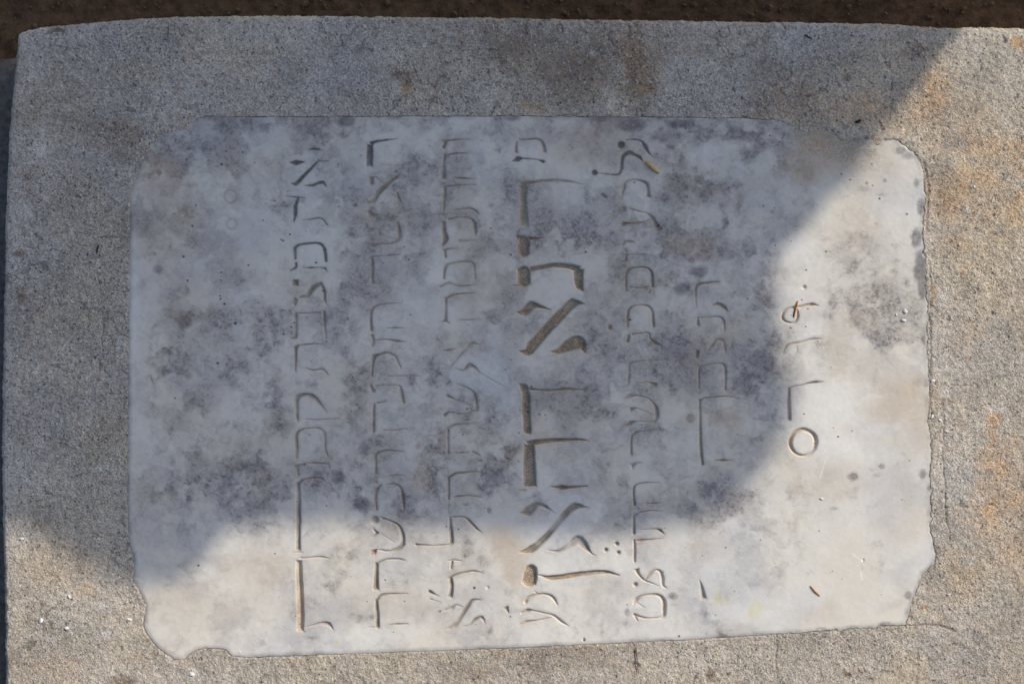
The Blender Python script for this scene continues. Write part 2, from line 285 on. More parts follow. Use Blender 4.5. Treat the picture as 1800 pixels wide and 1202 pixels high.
# ------------------------------------------------------------------ the inscription, letter by letter
# "@ ox oy" sets an origin; numbers are sixths of a pixel from it: x,y,width. A letter starts with
# its dirt class (0 clean stone, 1 thin brown dirt, 2 packed sand, 3 dark lichen, 4 shallow worn mark); "|" parts strokes.
INS = """
@ 480 230
3 370,205,12 430,192,38 500,202,18 | 180,335,18 245,338,66 330,330,22 | 590,320,10 510,320,16 480,322,24 410,390,38 330,470,46 240,560,52 195,555,18 | 340,580,14 420,578,36 520,545,48 562,592,16
3 140,690,16 265,700,28 330,708,12 | 262,712,36 238,800,52 236,880,50 216,960,20 | 320,945,14 420,930,22 510,925,24 570,990,22
@ 480 430
3 235,150,36 232,90,42 235,30,46 290,0,34 380,-12,30 500,-5,36 545,60,46 560,170,40 | 242,200,36 240,240,34 185,270,22 | 310,240,12 400,245,26 480,244,12 545,250,30 572,285,12
1 235,375,70 235,430,72 | 570,645,10 545,570,38 545,490,38 505,412,46 430,450,62 360,540,60 280,560,26 | 237,570,60 225,625,50
1 190,985,26 235,975,50 240,860,44 240,740,48 | 240,722,24 380,722,20 500,720,20 | 540,712,36 543,850,36 560,995,18
1 240,1090,50 280,1060,22 420,1048,28 545,1058,10 | 240,1090,42 240,1200,36 236,1340,18 | 350,1305,16 430,1325,28 520,1310,28 575,1370,20
@ 480 630
1 258,650,28 250,520,54 258,410,64 350,378,42 430,405,62 500,480,40 565,570,10 | 350,645,14 500,645,16 690,632,22
1 250,1045,36 250,880,46 250,795,40 300,750,30 400,735,26 480,735,34 540,790,38 550,940,32 575,1035,18
1 240,1140,40 300,1118,22 440,1100,28 590,1112,16 | 255,1130,40 265,1225,36 | 590,1120,20 600,1160,12
@ 480 830
1 268,120,50 330,72,26 500,60,26 565,115,10 | 266,130,52 270,400,58 266,700,52 264,820,56 | 215,842,12 264,835,20 310,842,10
0 290,905,18 400,897,22 500,892,26 595,908,8 | 272,935,66 280,1200,78 290,1500,80 285,1665,78 | 340,1633,8 430,1608,26 510,1588,38 590,1598,50 632,1662,10
@ 480 230
3 1030,140,60 1080,115,36 1170,103,34 1310,85,8 | 1025,150,72 1022,270,78 1020,370,74
1 1040,490,60 1040,550,50 | 1080,490,18 1170,560,12 | 1300,490,40 1200,570,60 1110,655,60 1060,740,56 955,770,10 | 1310,660,28 1330,720,32 1372,790,10
4 1130,355,14 1220,365,16 1320,372,10
1 852,775,60 862,800,56
1 1010,850,60 1040,890,70 1105,882,16 | 990,1070,20 1040,1045,50 1080,1020,14 | 1310,975,36 1332,1060,52 1325,1150,44 1220,1195,24 1130,1195,24 1040,1210,50
@ 480 430
1 1010,140,20 1050,130,24 1180,120,20 1340,105,14 | 1044,150,38 1046,280,50 1044,400,30
1 1040,905,46 1030,770,42 1048,680,40 1110,640,34 1230,620,20 1350,618,8 | 1200,884,10 1300,878,26 1380,880,10
1 1045,960,40 1060,1020,40 1045,1065,36 | 1070,1010,20 1190,1000,24 1290,1015,38 1400,1025,8
1 1045,1390,18 1050,1260,40 1065,1185,60 1120,1160,30 1210,1140,28 1290,1180,30 1305,1220,36 1345,1295,20
@ 480 630
1 1220,192,12 1400,180,20 1570,190,8
1 1030,290,26 1058,340,48 | 1080,288,16 1200,284,16 1330,290,24 1352,350,50 1375,460,36
1 1100,470,30 1190,448,18 | 1068,480,36 1060,600,46 1060,770,40 | 1165,755,18 1300,757,22 1410,740,18
1 1082,1210,30 1082,1100,40 1082,1020,42 1120,990,38 1220,968,28 1370,982,18
@ 480 830
1 1210,40,12 1300,25,24 1400,40,10
1 1090,385,44 1080,280,52 1090,190,52 1140,130,20 | 1190,130,14 1280,120,26 1340,160,36 1372,260,50 1380,385,26
0 1070,500,96
1 1110,470,14 1230,510,20 1310,550,30 1355,620,44 1370,740,52 1330,800,46 1220,830,28 1100,812,14 1060,845,60 | 1045,680,14 1095,640,42 1060,598,18 | 1140,650,8 1280,742,8
1 1100,960,26 1150,935,26 1210,915,24 1340,915,24 1395,928,8 | 1092,970,50 1085,1100,54 1085,1235,70
@ 480 930
1 1090,750,34 1140,698,34 1250,680,26 1420,678,8 | 1090,745,36 1098,900,50 1104,1025,48 | 1010,1032,8 1100,1030,14
1 1225,1010,10 1310,1000,28 1415,994,14
3 1650,655,40 1745,702,8 | 1660,732,16 1772,770,8
@ 740 230
1 230,108,26 290,106,30 400,95,24 540,98,8 | 262,120,42 235,178,44
1 270,262,26 370,240,30 495,242,14 | 250,272,46 240,350,44 234,440,74 235,508,66 | 330,495,12 450,502,38 570,512,10
1 265,592,26 400,575,26 570,570,14 | 250,602,46 246,720,54 236,842,28 | 330,840,10 450,825,36 540,825,30 602,872,18
4 15,918,14 130,890,20 265,868,16
1 232,960,56 245,1060,60 262,1140,70 232,1195,44 | 290,935,28 400,915,20 520,928,22 565,990,54 572,1100,20 | 400,1160,26 570,1160,14
1 245,1265,30 300,1245,24 385,1245,12 | 255,1270,32 258,1330,36
@ 740 430
1 240,360,36 255,235,50 320,200,26 450,180,24 545,195,24 562,260,36 572,362,20 | 205,445,24 285,408,36 350,430,20 450,436,24 570,425,8
1 258,570,36 330,535,26 440,518,24 570,515,8 | 262,572,36 262,700,34 260,800,46 | 210,818,10 255,806,30 298,826,14 | 400,800,8 480,796,20 635,790,8
@ 740 590
1 605,92,10 540,78,42 480,130,30 400,220,30 340,290,28 285,350,22 215,350,8 | 215,160,8 285,152,36 370,132,8 | 350,345,8 450,366,28 510,312,58 560,330,40 605,370,16
1 295,485,34 262,520,20 | 380,505,8 430,525,18 535,575,18 570,630,44 585,720,44 590,785,44 555,800,28 450,825,24 300,805,22 248,838,44 | 285,640,48 360,670,20 545,742,12
1 285,980,50 350,942,36 440,930,30 615,925,8 | 285,985,44 284,1070,36 288,1200,28 286,1235,30 | 330,1235,8 430,1235,28 500,1228,12 | 545,1220,22 600,1250,26 632,1270,8
@ 740 770
1 300,410,38 370,370,36 480,362,32 560,350,30 645,358,6 | 290,420,40 294,520,34 290,640,34 | 340,620,16 420,610,30 520,605,30 645,622,10
4 290,670,24 290,785,20
1 300,832,20 380,828,22 460,835,22 520,880,36 580,950,34 645,998,8 | 308,850,30 315,960,48 320,1100,50 280,1122,20 130,1130,16 0,1122,22 -50,1122,36
@ 740 930
0 290,332,16 360,325,20 445,338,8 | 325,345,36 318,408,26
1 300,515,36 350,482,30 450,455,28 560,440,26 655,462,6 | 314,520,42 324,620,46 310,712,56
1 645,740,8 540,750,42 490,810,50 420,920,50 350,1010,56 265,1050,10 | 255,850,26 320,830,50 370,795,24 440,818,8 | 430,1020,8 510,1005,16 570,950,36 640,930,40 672,992,10
@ 740 230
1 1030,95,24 1120,95,26 1240,92,32 1288,150,50 1300,235,54 | 1010,120,24 1000,220,48
3 970,320,24 1020,300,70 1075,295,28 1180,300,16 1230,308,16 1290,326,44
1 780,210,30 830,215,58
1 1050,570,60 1180,545,42 1380,525,42 1500,530,46 1620,545,24 1710,568,4 | 1082,590,110 1082,650,88 1080,750,72 1085,880,92 1085,995,104
2 1020,1120,40 1090,1170,120 1080,1240,130 1085,1290,116 | 1130,1135,56 1200,1137,36 1285,1128,8
@ 740 430
2 1085,270,140 1085,340,134 1085,400,144 | 975,435,12 1060,430,24 | 1150,262,60 1280,238,52 1400,215,56 1560,230,60 1660,262,80 | 1665,270,110 1662,360,104 1672,430,90 1712,495,14
2 1010,715,16 1090,712,84 1160,645,104 1230,645,54 1370,692,8 | 1720,622,12 1600,620,108 1500,710,110 1400,815,110 1280,945,110 1170,1070,118 1130,1130,84 1035,1125,12 | 1365,1130,12 1450,1125,60 1555,1065,130 1650,1035,150 1690,1055,110 1728,1135,24
@ 740 590
2 1028,505,8 1085,550,88 1108,620,90 1110,750,90 1115,880,90 1122,990,92 1150,1025,30 | 1150,560,40 1250,572,16 1350,578,26 1550,562,30 1750,575,6
@ 740 770
2 1120,62,70 1200,42,64 1350,26,50 1550,16,38 1680,14,36 1775,32,6 | 1140,80,116 1142,200,128 1145,350,140 1150,490,140 | 1030,542,10 1100,545,16 | 1365,510,8 1480,518,60 1560,515,38 1745,505,18
1 1042,792,14 1130,768,104 1210,705,60 1300,715,44 1370,760,20 1420,797,6 | 1765,730,8 1620,715,80 1500,822,72 1370,980,64 1260,1090,72 1160,1170,86 1045,1200,18 | 1335,1175,8 1450,1185,38 1560,1130,54 1650,1070,100 1720,1120,84 1790,1210,22 1835,1238,6
@ 740 930
2 1165,405,110 1155,480,150 1140,555,150 | 1235,480,12 1380,510,58 1550,490,60 1750,462,52 1940,450,48 2085,482,14
0 1100,762,44 1130,720,38 1240,684,30 1340,690,30 1400,730,42 1435,795,14 | 1200,655,12 1250,690,14
0 1060,880,28 1120,857,50 1170,855,20 1330,890,20 1400,910,32 1480,970,38 1555,1018,8 | 1058,1005,16 1110,978,38 1200,965,24 1300,945,20 1370,925,14
1 895,818,54 922,875,20
@ 1020 930
1 385,150,50
1 270,215,50
1 400,245,50
@ 1020 230
3 480,100,16 560,95,24 640,110,26 682,165,58 712,220,40 765,282,8 | 432,150,88
3 150,440,74 | 180,445,12 300,460,24 400,460,26 436,400,44 442,310,40 460,262,50 520,232,58 572,252,40 630,285,44 662,322,16
1 435,712,14 460,600,48 472,552,40 550,522,34 650,532,34 700,562,48 716,640,50 718,700,58
1 235,675,50 262,700,50
1 460,800,64 460,850,64 | 510,820,20 620,850,16 700,870,22 760,920,60 800,990,60 840,1045,66 | 398,1028,10 460,985,58 520,980,30 640,970,30 742,935,18
1 452,1195,40 470,1170,40 560,1170,20
@ 1020 430
1 490,110,24 560,105,16 680,105,18 | 482,120,30 475,168,34 415,182,12
1 484,478,26 480,380,30 485,300,36 520,255,34 600,240,24 700,245,30 750,290,44 757,380,50 762,440,36 | 500,445,12 620,458,18 725,445,14
1 500,858,38 500,760,40 510,690,36 560,650,24 640,635,20 720,650,30 760,710,36 766,800,40 772,862,36
1 500,1015,40 512,960,40 | 550,945,24 640,930,20 720,932,22 736,990,30 780,1030,58 855,1062,18
0 310,875,58
@ 1020 590
1 500,535,16 515,430,40 515,330,40 530,290,30 600,270,24 700,262,12 865,258,6 | 570,505,8 720,490,16 790,515,52
1 450,668,12 525,635,56 600,630,30 700,655,14 760,700,20 800,760,50 810,860,50 780,905,30 700,910,12 600,900,14 530,920,56 475,952,10 | 530,780,56 600,765,14 765,838,6
1 540,1060,26 590,1020,24 690,1000,18 835,995,6 | 541,1070,30 535,1150,30 540,1250,36
4 230,1145,8 340,1140,10 380,1095,14 | 280,1180,8 340,1205,12 440,1160,12
@ 1020 770
1 535,295,70 590,262,20 645,258,8
4 290,280,46
1 570,510,30 600,485,20 700,468,20 825,468,12 | 565,520,30 560,600,34 572,700,38 | 690,688,10 780,685,22 855,682,8
1 575,815,22 620,785,18 740,765,22 845,770,8 | 562,820,24 565,900,36 565,1000,38 | 630,965,8 790,955,20 840,970,38 885,1012,8
@ 1020 930
0 590,120,20 640,120,38 865,95,6 | 570,120,30 572,220,36 570,335,30
0 590,420,56 612,470,38 680,540,24 760,570,12 835,602,6 | 680,540,20 730,470,34 790,430,26 840,442,36 866,510,44 872,590,34 915,618,6 | 580,582,56
0 558,785,16 590,742,48 640,705,34 730,690,30 830,695,36 876,750,50 882,850,50 876,908,42 830,930,24 700,936,20 620,920,30 572,902,40 602,964,12 | 590,770,10 672,822,8
1 1255,535,8 1280,620,46 1298,730,62
@ 1020 430
1 1212,470,46 1235,425,40 1320,405,38 1455,394,28 | 1215,480,38 1215,560,24 1222,660,10 | 1400,640,22 1450,625,42 1520,660,48 1555,712,10
1 1240,845,50 1235,775,26 1340,765,24 1460,760,24 1510,800,36 1522,905,30
1 1350,1112,20 1400,1050,40 1430,1008,30 1500,1010,36 1522,1080,40 1532,1155,10 | 1235,1130,50 1230,1175,44
@ 1020 590
1 1250,555,18 1250,450,30 1256,350,40 1300,320,24 1440,296,24 1510,310,40 1530,400,40 1530,565,28
1 1262,690,30 1310,660,20 1430,648,24 1560,640,20 1685,672,8 | 1260,680,36 1260,850,36 1270,1150,42 1280,1280,46 1288,1350,46 | 1420,1315,10 1510,1312,42 1605,1315,8
4 1160,870,100
@ 1300 500
0 825,222,8 760,210,44 640,235,34 520,255,24 460,300,36 456,370,36 520,405,24 580,400,30 612,330,30 606,262,14
1 865,575,12 780,577,40 650,605,26 520,630,30 472,680,30 455,722,26 | 600,650,8 604,705,14 575,745,8
3 885,1025,8 800,1027,36 680,1050,18 540,1085,16 | 520,1100,38 520,1260,48 525,1415,48
4 680,30,36
@ 1300 640
0 805,820,54 785,890,46 730,945,36 665,962,30 595,940,36 545,880,44 530,815,50 555,745,50 610,702,44 680,688,44 755,720,46 795,770,52 805,820,54
@ 0 0
4 2496,2076,26 2481,2118,26 2441,2141,26 2397,2133,26 2368,2099,26 2368,2053,26 2397,2019,26 2441,2011,26 2481,2034,26 2496,2076,26
4 2496,2364,16 2483,2399,16 2451,2417,16 2415,2411,16 2391,2382,16 2391,2346,16 2415,2317,16 2451,2311,16 2483,2329,16 2496,2364,16
4 1668,1830,60
"""
def curve(P):
    """round a stroke's gentle bends, keep its sharp corners"""
    if len(P) < 3: return P
    A = [np.array(p, float) for p in P]; out = []
    def tan_at(i):
        if i == 0 or i == len(A) - 1: return None
        u, v = A[i][:2] - A[i-1][:2], A[i+1][:2] - A[i][:2]
        c = u.dot(v) / (np.hypot(*u) * np.hypot(*v) + 1e-9)
        return None if c < 0.1 else (A[i+1] - A[i-1]) / 2
    for i in range(len(A) - 1):
        p0, p1 = A[i], A[i+1]; L = np.hypot(*(p1 - p0)[:2])
        def lim(t, d):
            if t is None: return p1 - p0
            n = np.hypot(*t[:2]) + 1e-9
            return t * (L / n)
        m0, m1 = lim(tan_at(i), 0), lim(tan_at(i + 1), 1)
        m0 = np.array([m0[0], m0[1], p1[2] - p0[2]]); m1 = np.array([m1[0], m1[1], p1[2] - p0[2]])
        for t in ((0, .34, .67) if L > 3 else (0,)):
            h = (2*t**3 - 3*t**2 + 1) * p0 + (t**3 - 2*t**2 + t) * m0 + (-2*t**3 + 3*t**2) * p1 + (t**3 - t**2) * m1
            out.append(tuple(h))
    out.append(tuple(A[-1]))
    return out
LET = []
org = (0.0, 0.0)
for line in INS.strip().splitlines():
    line = line.strip()
    if not line: continue
    if line[0] == '@':
        _, a, b = line.split(); org = (float(a), float(b)); continue
    cls, rest = line.split(' ', 1)
    strokes = []
    for st in rest.split('|'):
        strokes.append([(org[0] + float(p.split(',')[0]) / 6, org[1] + float(p.split(',')[1]) / 6, (float(p.split(',')[2]) / 6 * 1.04 + (0.9 if cls in (0, 1) else 0.3)))
                        for p in st.split()])
    LET.append((int(cls), [curve(s_) for s_ in strokes]))

# ------------------------------------------------------------------ the marble tablet (height field with carved grooves)
ST = 1.25
gx = np.arange(218, 1652, ST, dtype=np.float32); gy = np.arange(198, 1166, ST, dtype=np.float32)
X, Y = np.meshgrid(gx, gy)
NX, NY = len(gx), len(gy)
wobx = 2.2 * fbm(X, Y, 14, 3, 3); woby = 2.2 * fbm(X, Y, 14, 9, 3)
edge_rough = np.where((X > 1400) | (X < 300) & (Y < 340), 3.8, 1.2).astype(np.float32)
sdT = poly_sdf(TAB, X, Y) + edge_rough * fbm(X, Y, 10, 21, 3)

Z = 0.9 * fbm(X, Y, 260, 31, 2) + 0.35 * fbm(X, Y, 40, 35, 3)          # worn, gently uneven face (pixels)
Z += 0.10 * fbm(X, Y, 6, 38, 2)
Z -= 0.5 * sstep(4, 0, sdT)                                              # softened arris
Z = np.where(sdT < -0.8, Z - (-0.8 - sdT) * 2.6, Z)                        # the tablet's side
dirt = np.zeros_like(Z); lid = np.full(Z.shape, -1, np.int32)
depth = np.zeros_like(Z); cls_map = np.zeros(Z.shape, np.int8); ebest = np.full(Z.shape, -9, np.float32)
for k, (cls, strokes) in enumerate(LET):
    xs = [p[0] for s in strokes for p in s]; ys = [p[1] for s in strokes for p in s]
    mw = max(p[2] for s in strokes for p in s) / 2 + 6
    i0 = max(0, int((min(xs) - mw - gx[0]) / ST)); i1 = min(NX, int((max(xs) + mw - gx[0]) / ST) + 1)
    j0 = max(0, int((min(ys) - mw - gy[0]) / ST)); j1 = min(NY, int((max(ys) + mw - gy[0]) / ST) + 1)
    sl_ = (slice(j0, j1), slice(i0, i1))
    x = X[sl_] + 0.28 * wobx[sl_]; y = Y[sl_] + 0.28 * woby[sl_]
    e = np.full(x.shape, -99.0, np.float32)
    for s in strokes: e = np.maximum(e, seg_e(x, y, s))
    cap = {0: 8.5, 1: 6.5, 2: 9.0, 3: 4.0, 4: 0.7}[cls]
    slope = {0: 1.45, 1: 1.15, 2: 1.75, 3: 0.8, 4: 0.25}[cls]
    pw = 2.4 if cls == 2 else 5.0
    if cls in (1, 3):                                                    # worn unevenly, better kept low on the stone
        slope = slope * np.clip(0.60 + 0.35 * fbm(x, y, 30, 55, 2) + 0.45 * sstep(800, 960, y), 0.25, 1.1)
    ee = np.log1p(np.exp(np.clip(e * 4.0, -20, 20))) / 4.0       # rounded rim
    d = slope * ee / (1 + (slope * ee / cap) ** pw) ** (1 / pw)
    d += 0.12 * sstep(-4, 0, e)
    m = d > depth[sl_]
    depth[sl_] = np.where(m, d, depth[sl_])
    mm = e > ebest[sl_]
    ebest[sl_] = np.where(mm, e, ebest[sl_]); cls_map[sl_] = np.where(mm & (e > -4), cls, cls_map[sl_])
    lid[sl_] = np.where(mm & (e > -0.2), k, lid[sl_])
pit = fbm(X, Y, 3.2, 51, 2)
Z -= depth
Z += np.where(cls_map == 2, 0.45, 0.12) * pit * sstep(1.0, 4.0, depth)   # grains lying in the grooves
# small chips and holes
hole_list = [(1413,505,5),(278,305,7),(1517,984,3),(946+1,1,0.1),(857,1032,4),(1026,1123,4),(573,873,3)]
for cx, cy, r in hole_list:
    d = np.hypot(X - cx, Y - cy); Z -= 1.6 * sstep(r, r * .4, d)
# hairline crack running from the alef
crk = np.maximum(seg_e(X, Y, [(840,652,1.2),(857,662,1.4),(878,674,1.2),(895,682,.6)]), -9)
scr = np.maximum(seg_e(X, Y, [(1441,840,1.4),(1453,802,.8)]), np.maximum(seg_e(X, Y, [(1498,973,1.6),(1515,985,1.2)]), seg_e(X, Y, [(1513,1005,2.4),(1515,1018,2.2)])))

# --- patina (stone colour, stains, dirt, some painted shade)
DK = [(420,214,60,14,.6),(520,222,70,12,.35),(250,300,20,40,.3),(322,275,14,48,.55),(345,290,20,18,.4),(490,372,34,26,.6),(460,396,16,14,.5),(300,255,50,18,.35),
 (516,372,20,18,.45),(600,235,20,12,.4),(700,222,50,15,.5),(725,312,42,32,.5),(690,240,20,14,.4),(466,585,34,30,.95),(445,560,30,40,.5),(495,600,24,14,.55),(450,695,26,30,.75),
 (425,715,30,18,.4),(325,564,11,10,.8),(283,625,16,16,.6),(265,637,10,10,.6),(322,628,14,12,.45),(285,662,30,20,.6),(318,503,18,14,.45),(265,447,14,18,.4),(278,474,9,8,.8),(300,470,25,20,.3),
 (258,415,10,7,.6),(300,432,6,6,.7),(340,707,13,10,.75),(352,740,10,16,.5),(410,742,50,24,.4),(360,775,38,28,.45),(312,855,14,28,.8),(275,873,10,8,.6),(333,877,6,5,.7),(370,838,20,14,.8),(400,845,60,30,.4),(412,818,24,16,.8),
 (450,832,20,22,.95),(470,885,26,18,.85),(425,868,22,12,.7),(455,880,24,22,.6),(500,720,12,12,.4),(490,750,20,16,.4),(540,676,14,8,.7),(555,835,18,14,.6),
 (500,800,20,16,.4),(520,920,14,10,.2),(500,850,20,14,.45),(627,812,16,26,.95),(637,790,10,14,.8),(626,857,22,14,.9),(595,838,11,14,.85),(636,884,14,12,.9),(650,846,20,14,.7),(660,838,24,12,.6),(612,925,18,6,.35),(632,912,12,10,.5),
 (765,655,16,24,.75),(620,690,24,46,.45),(663,775,10,14,.6),(735,655,30,8,.4),(725,668,10,18,.55),(757,745,26,34,.55),(768,802,14,32,.75),(745,842,14,28,.5),(758,868,12,10,.6),(885,832,26,34,.95),(880,850,20,26,.7),(856,862,14,14,.9),(850,875,9,6,.7),
 (868,810,8,5,.6),(860,897,5,6,.8),(828,752,34,22,.5),(850,760,30,20,.4),(880,775,30,20,.35),(775,885,12,10,.55),(753,868,12,8,.6),(840,882,14,8,.4),(770,930,14,16,.5),(828,885,20,10,.5),(820,960,8,14,.6),
 (590,315,50,40,.25),(620,400,40,30,.3),(690,388,12,10,.5),(600,520,25,20,.45),(640,525,20,16,.5),(615,570,14,16,.55),(600,448,24,14,.4),(555,405,16,14,.45),(700,440,30,16,.3),(745,305,26,24,.5),(850,292,20,14,.6),(865,305,22,20,.4),(740,340,20,20,.4),
 (870,225,24,30,.45),(875,215,14,12,.5),(500,400,24,10,.5),(560,235,30,10,.4),(640,225,26,14,.4),(820,225,20,8,.3),(980,215,26,8,.4),(1190,208,60,10,.5),
 (1000,400,50,44,.42),(985,420,26,14,.6),(1000,270,40,20,.35),(975,277,18,6,.55),(950,402,8,14,.6),(900,335,16,14,.3),(885,355,22,28,.3),(1188,338,30,24,.75),(1200,352,26,22,.6),(1177,268,13,18,.85),(1195,282,22,12,.6),(1110,221,22,10,.95),
 (1198,218,24,8,.95),(1055,209,11,5,.95),(902,208,12,6,.95),(612,213,13,9,.9),(1098,217,6,6,.8),(1069,236,6,8,.7),(1125,232,70,26,.5),(1160,240,60,18,.5),(1218,243,30,12,.7),(1250,238,44,14,.75),(1300,222,60,10,.75),(1330,232,60,22,.8),(1360,240,40,14,.6),
 (1255,270,14,22,.6),(1310,270,20,30,.6),(1328,262,16,16,.5),(1305,300,26,20,.5),(1265,310,14,18,.5),(1300,325,20,20,.55),(1290,360,16,20,.6),(1275,385,12,14,.7),(1225,335,20,30,.5),(1250,340,12,16,.45),(1290,345,30,50,.35),
 (1375,300,14,12,.7),(1385,290,30,12,.5),(1490,235,40,10,.75),(1470,230,40,12,.8),(1430,225,30,10,.6),(1460,240,30,14,.75),(1440,285,50,34,.3),(1420,315,46,24,.4),(1415,300,40,30,.45),(1360,370,8,8,.7),(1395,360,30,40,.35),
 (1150,437,20,14,.55),(1170,443,22,14,.7),(1205,448,34,22,.7),(1228,476,18,10,.85),(1200,470,20,14,.6),(1200,508,14,10,.85),(1180,498,34,16,.5),(1176,535,8,22,.5),(1230,440,50,30,.45),(1300,440,44,28,.5),(1320,410,30,24,.45),(1315,445,20,18,.5),(1275,478,24,14,.5),(1260,470,20,16,.4),
 (1150,600,30,14,.55),(1148,615,22,10,.7),(1195,600,16,14,.6),(1192,625,18,20,.5),(1160,660,20,20,.5),(1155,672,14,10,.5),(1045,692,12,14,.55),(1070,725,12,10,.55),(1042,600,26,18,.45),(1060,552,16,14,.35),(1058,482,6,10,.4),
 (1342,645,26,28,.85),(1340,625,14,14,.6),(1365,640,20,14,.45),(1345,515,20,16,.5),(1335,545,16,14,.5),(1370,595,20,12,.6),(1395,640,10,12,.4),(1320,600,20,20,.3),(1340,740,30,26,.4),(1290,725,30,12,.35),(1310,690,24,30,.3),(1240,775,16,14,.35),(1205,730,10,14,.55),(1213,735,9,10,.5),
 (1262,872,24,16,.75),(1290,865,24,20,.5),(1225,915,16,10,.4),(1250,890,40,24,.35),
 (1555,535,44,46,.62),(1520,545,34,30,.62),(1540,500,50,20,.5),(1580,560,40,24,.42),(1530,590,26,18,.6),(1550,608,14,10,.7),(1600,590,20,30,.35),(1500,560,20,12,.5),(1545,452,40,18,.45),(1500,445,30,30,.4),(1475,430,30,30,.35),(1465,460,24,16,.35),(1550,440,22,12,.5),
 (1590,496,12,10,.6),(1470,505,16,12,.45),(1465,530,7,12,.5),(1450,550,12,14,.3),(1438,635,14,12,.5),(1425,612,24,14,.35),(1410,500,16,8,.3),
 (1610,418,8,14,.95),(1608,408,6,6,.7),(1617,470,9,24,.95),(1622,500,9,26,.9),(1621,540,7,20,.5),(1626,590,7,20,.6),(1627,690,8,22,.65),(1620,690,14,20,.4),(1626,730,8,18,.4),
 (1582,266,12,8,.85),(1594,274,12,7,.8),(1547,256,4,5,.6),(1611,322,6,9,.8),(1617,365,7,16,.8),(1610,350,8,14,.5),(1555,318,3,3,.8),(1523,322,3,3,.8),(1533,296,4,8,.5),(1551,342,8,3,.7),(1520,331,10,4,.5),(1535,385,10,10,.3),
 (1622,834,6,10,.95),(1634,858,4,5,.8),(1633,885,5,20,.7),(1596,1046,6,7,.95),(1596,1076,6,6,.7),(1557,1097,8,5,.8),(1524,1101,8,4,.6),(1460,1106,10,4,.6),
 (1501,837,9,6,.9),(1538,834,6,5,.7),(1530,826,8,4,.6),(1550,820,5,4,.8),(1500,862,10,8,.6),(1405,845,16,22,.3),(1395,870,20,12,.35),(1395,935,16,24,.55),(1385,955,10,10,.6),(1410,900,14,20,.3),(1466,893,7,4,.6),(1300,930,12,10,.4),(1297,938,5,4,.6),(1320,928,8,8,.5),
 (1535,890,12,8,.4),(1530,955,20,12,.4),(1545,995,20,14,.4),(1500,905,8,8,.35),(1371,990,10,14,.7),(1362,1005,12,8,.5),(1424,1010,6,10,.6),(1295,1008,5,5,.75),(1515,1000,3,10,.5),(1420,830,10,8,.3),
 (1258,1085,20,24,.6),(1250,1065,22,14,.55),(1270,1110,16,12,.65),(1270,1118,8,5,.9),(1262,1050,10,14,.4),(1182,1047,9,7,.85),(1183,1062,8,4,.5),(1200,1035,8,6,.35),(1207,1024,6,6,.4),(1295,970,10,8,.4),(1320,1010,6,6,.35),(1325,1020,16,20,.3),
 (1102,1075,6,8,.8),(1100,1096,14,12,.6),(1092,1110,14,12,.4),(1118,1128,14,5,.5),(1059,1100,3,14,.6),(1001,1108,10,16,.3),(920,1100,8,10,.35),(1003,1080,7,8,.35),
 (603,1015,20,12,.55),(585,1030,16,10,.5),(600,975,22,10,.55),(640,1085,14,8,.55),(658,1082,9,6,.7),(550,1050,10,16,.4),(514,1080,10,14,.45),(500,1100,12,8,.3),(838,1110,16,10,.4),(860,1105,10,12,.4),(770,1116,10,6,.45),(700,1120,6,6,.7),(545,1120,12,4,.5),
 (822,952,8,14,.55),(850,985,10,10,.45),(720,1022,10,6,.6),(690,1025,10,8,.35),(640,895,20,20,.5),(715,872,10,6,.6),(740,862,10,20,.4),(720,905,16,8,.5),(775,920,16,10,.4),(990,1050,4,6,.5),(800,1005,10,16,.35),(760,985,16,10,.25),
 (420,930,60,16,.3),(330,900,40,30,.25),(560,940,30,10,.3),(1215,1005,6,5,.5),(290,1010,40,20,.25),(250,1020,10,40,.3),(455,1130,14,6,.6),(320,1120,24,10,.2),(1175,760,12,14,.4),(1110,855,14,10,.4),(1095,920,14,10,.35),(1155,918,8,6,.5)]
TAN = [(890,960,26,34,.95),(905,990,24,34,.9),(878,935,26,18,.7),(1590,690,40,36,.75),(1570,720,50,26,.7),(1610,740,30,50,.6),(1580,770,50,16,.4),(1460,1062,18,16,.55),(1445,1080,40,20,.4),(290,315,40,40,.5),(300,380,40,40,.4),
 (940,780,60,40,.25),(1050,250,60,40,.45),(1000,255,40,30,.35),(1440,275,46,40,.9),(1425,300,40,26,.8),(1445,250,40,18,.7),(1500,400,60,40,.3),(1540,300,60,50,.3),(450,1000,60,40,.45),(370,1060,100,40,.3),(1220,435,40,26,.5),(850,430,60,30,.25),(1290,340,30,20,.25),
 (940,370,40,30,.2),(870,500,60,30,.25),(300,400,60,60,.3),(320,520,50,50,.25),(330,730,50,50,.2),(1285,745,16,10,.6),(1270,735,20,12,.5),(1215,630,14,24,.4),(1265,600,20,10,.3),(1150,500,30,30,.2),(740,850,20,30,.5),(700,1060,80,30,.3),(850,1040,100,30,.2),(1480,850,120,30,.3),
 (1500,1000,60,60,.25),(1580,900,50,80,.35),(1510,570,40,20,.3),(480,1060,60,20,.2),(1250,960,40,30,.3),(1290,575,30,16,.25)]
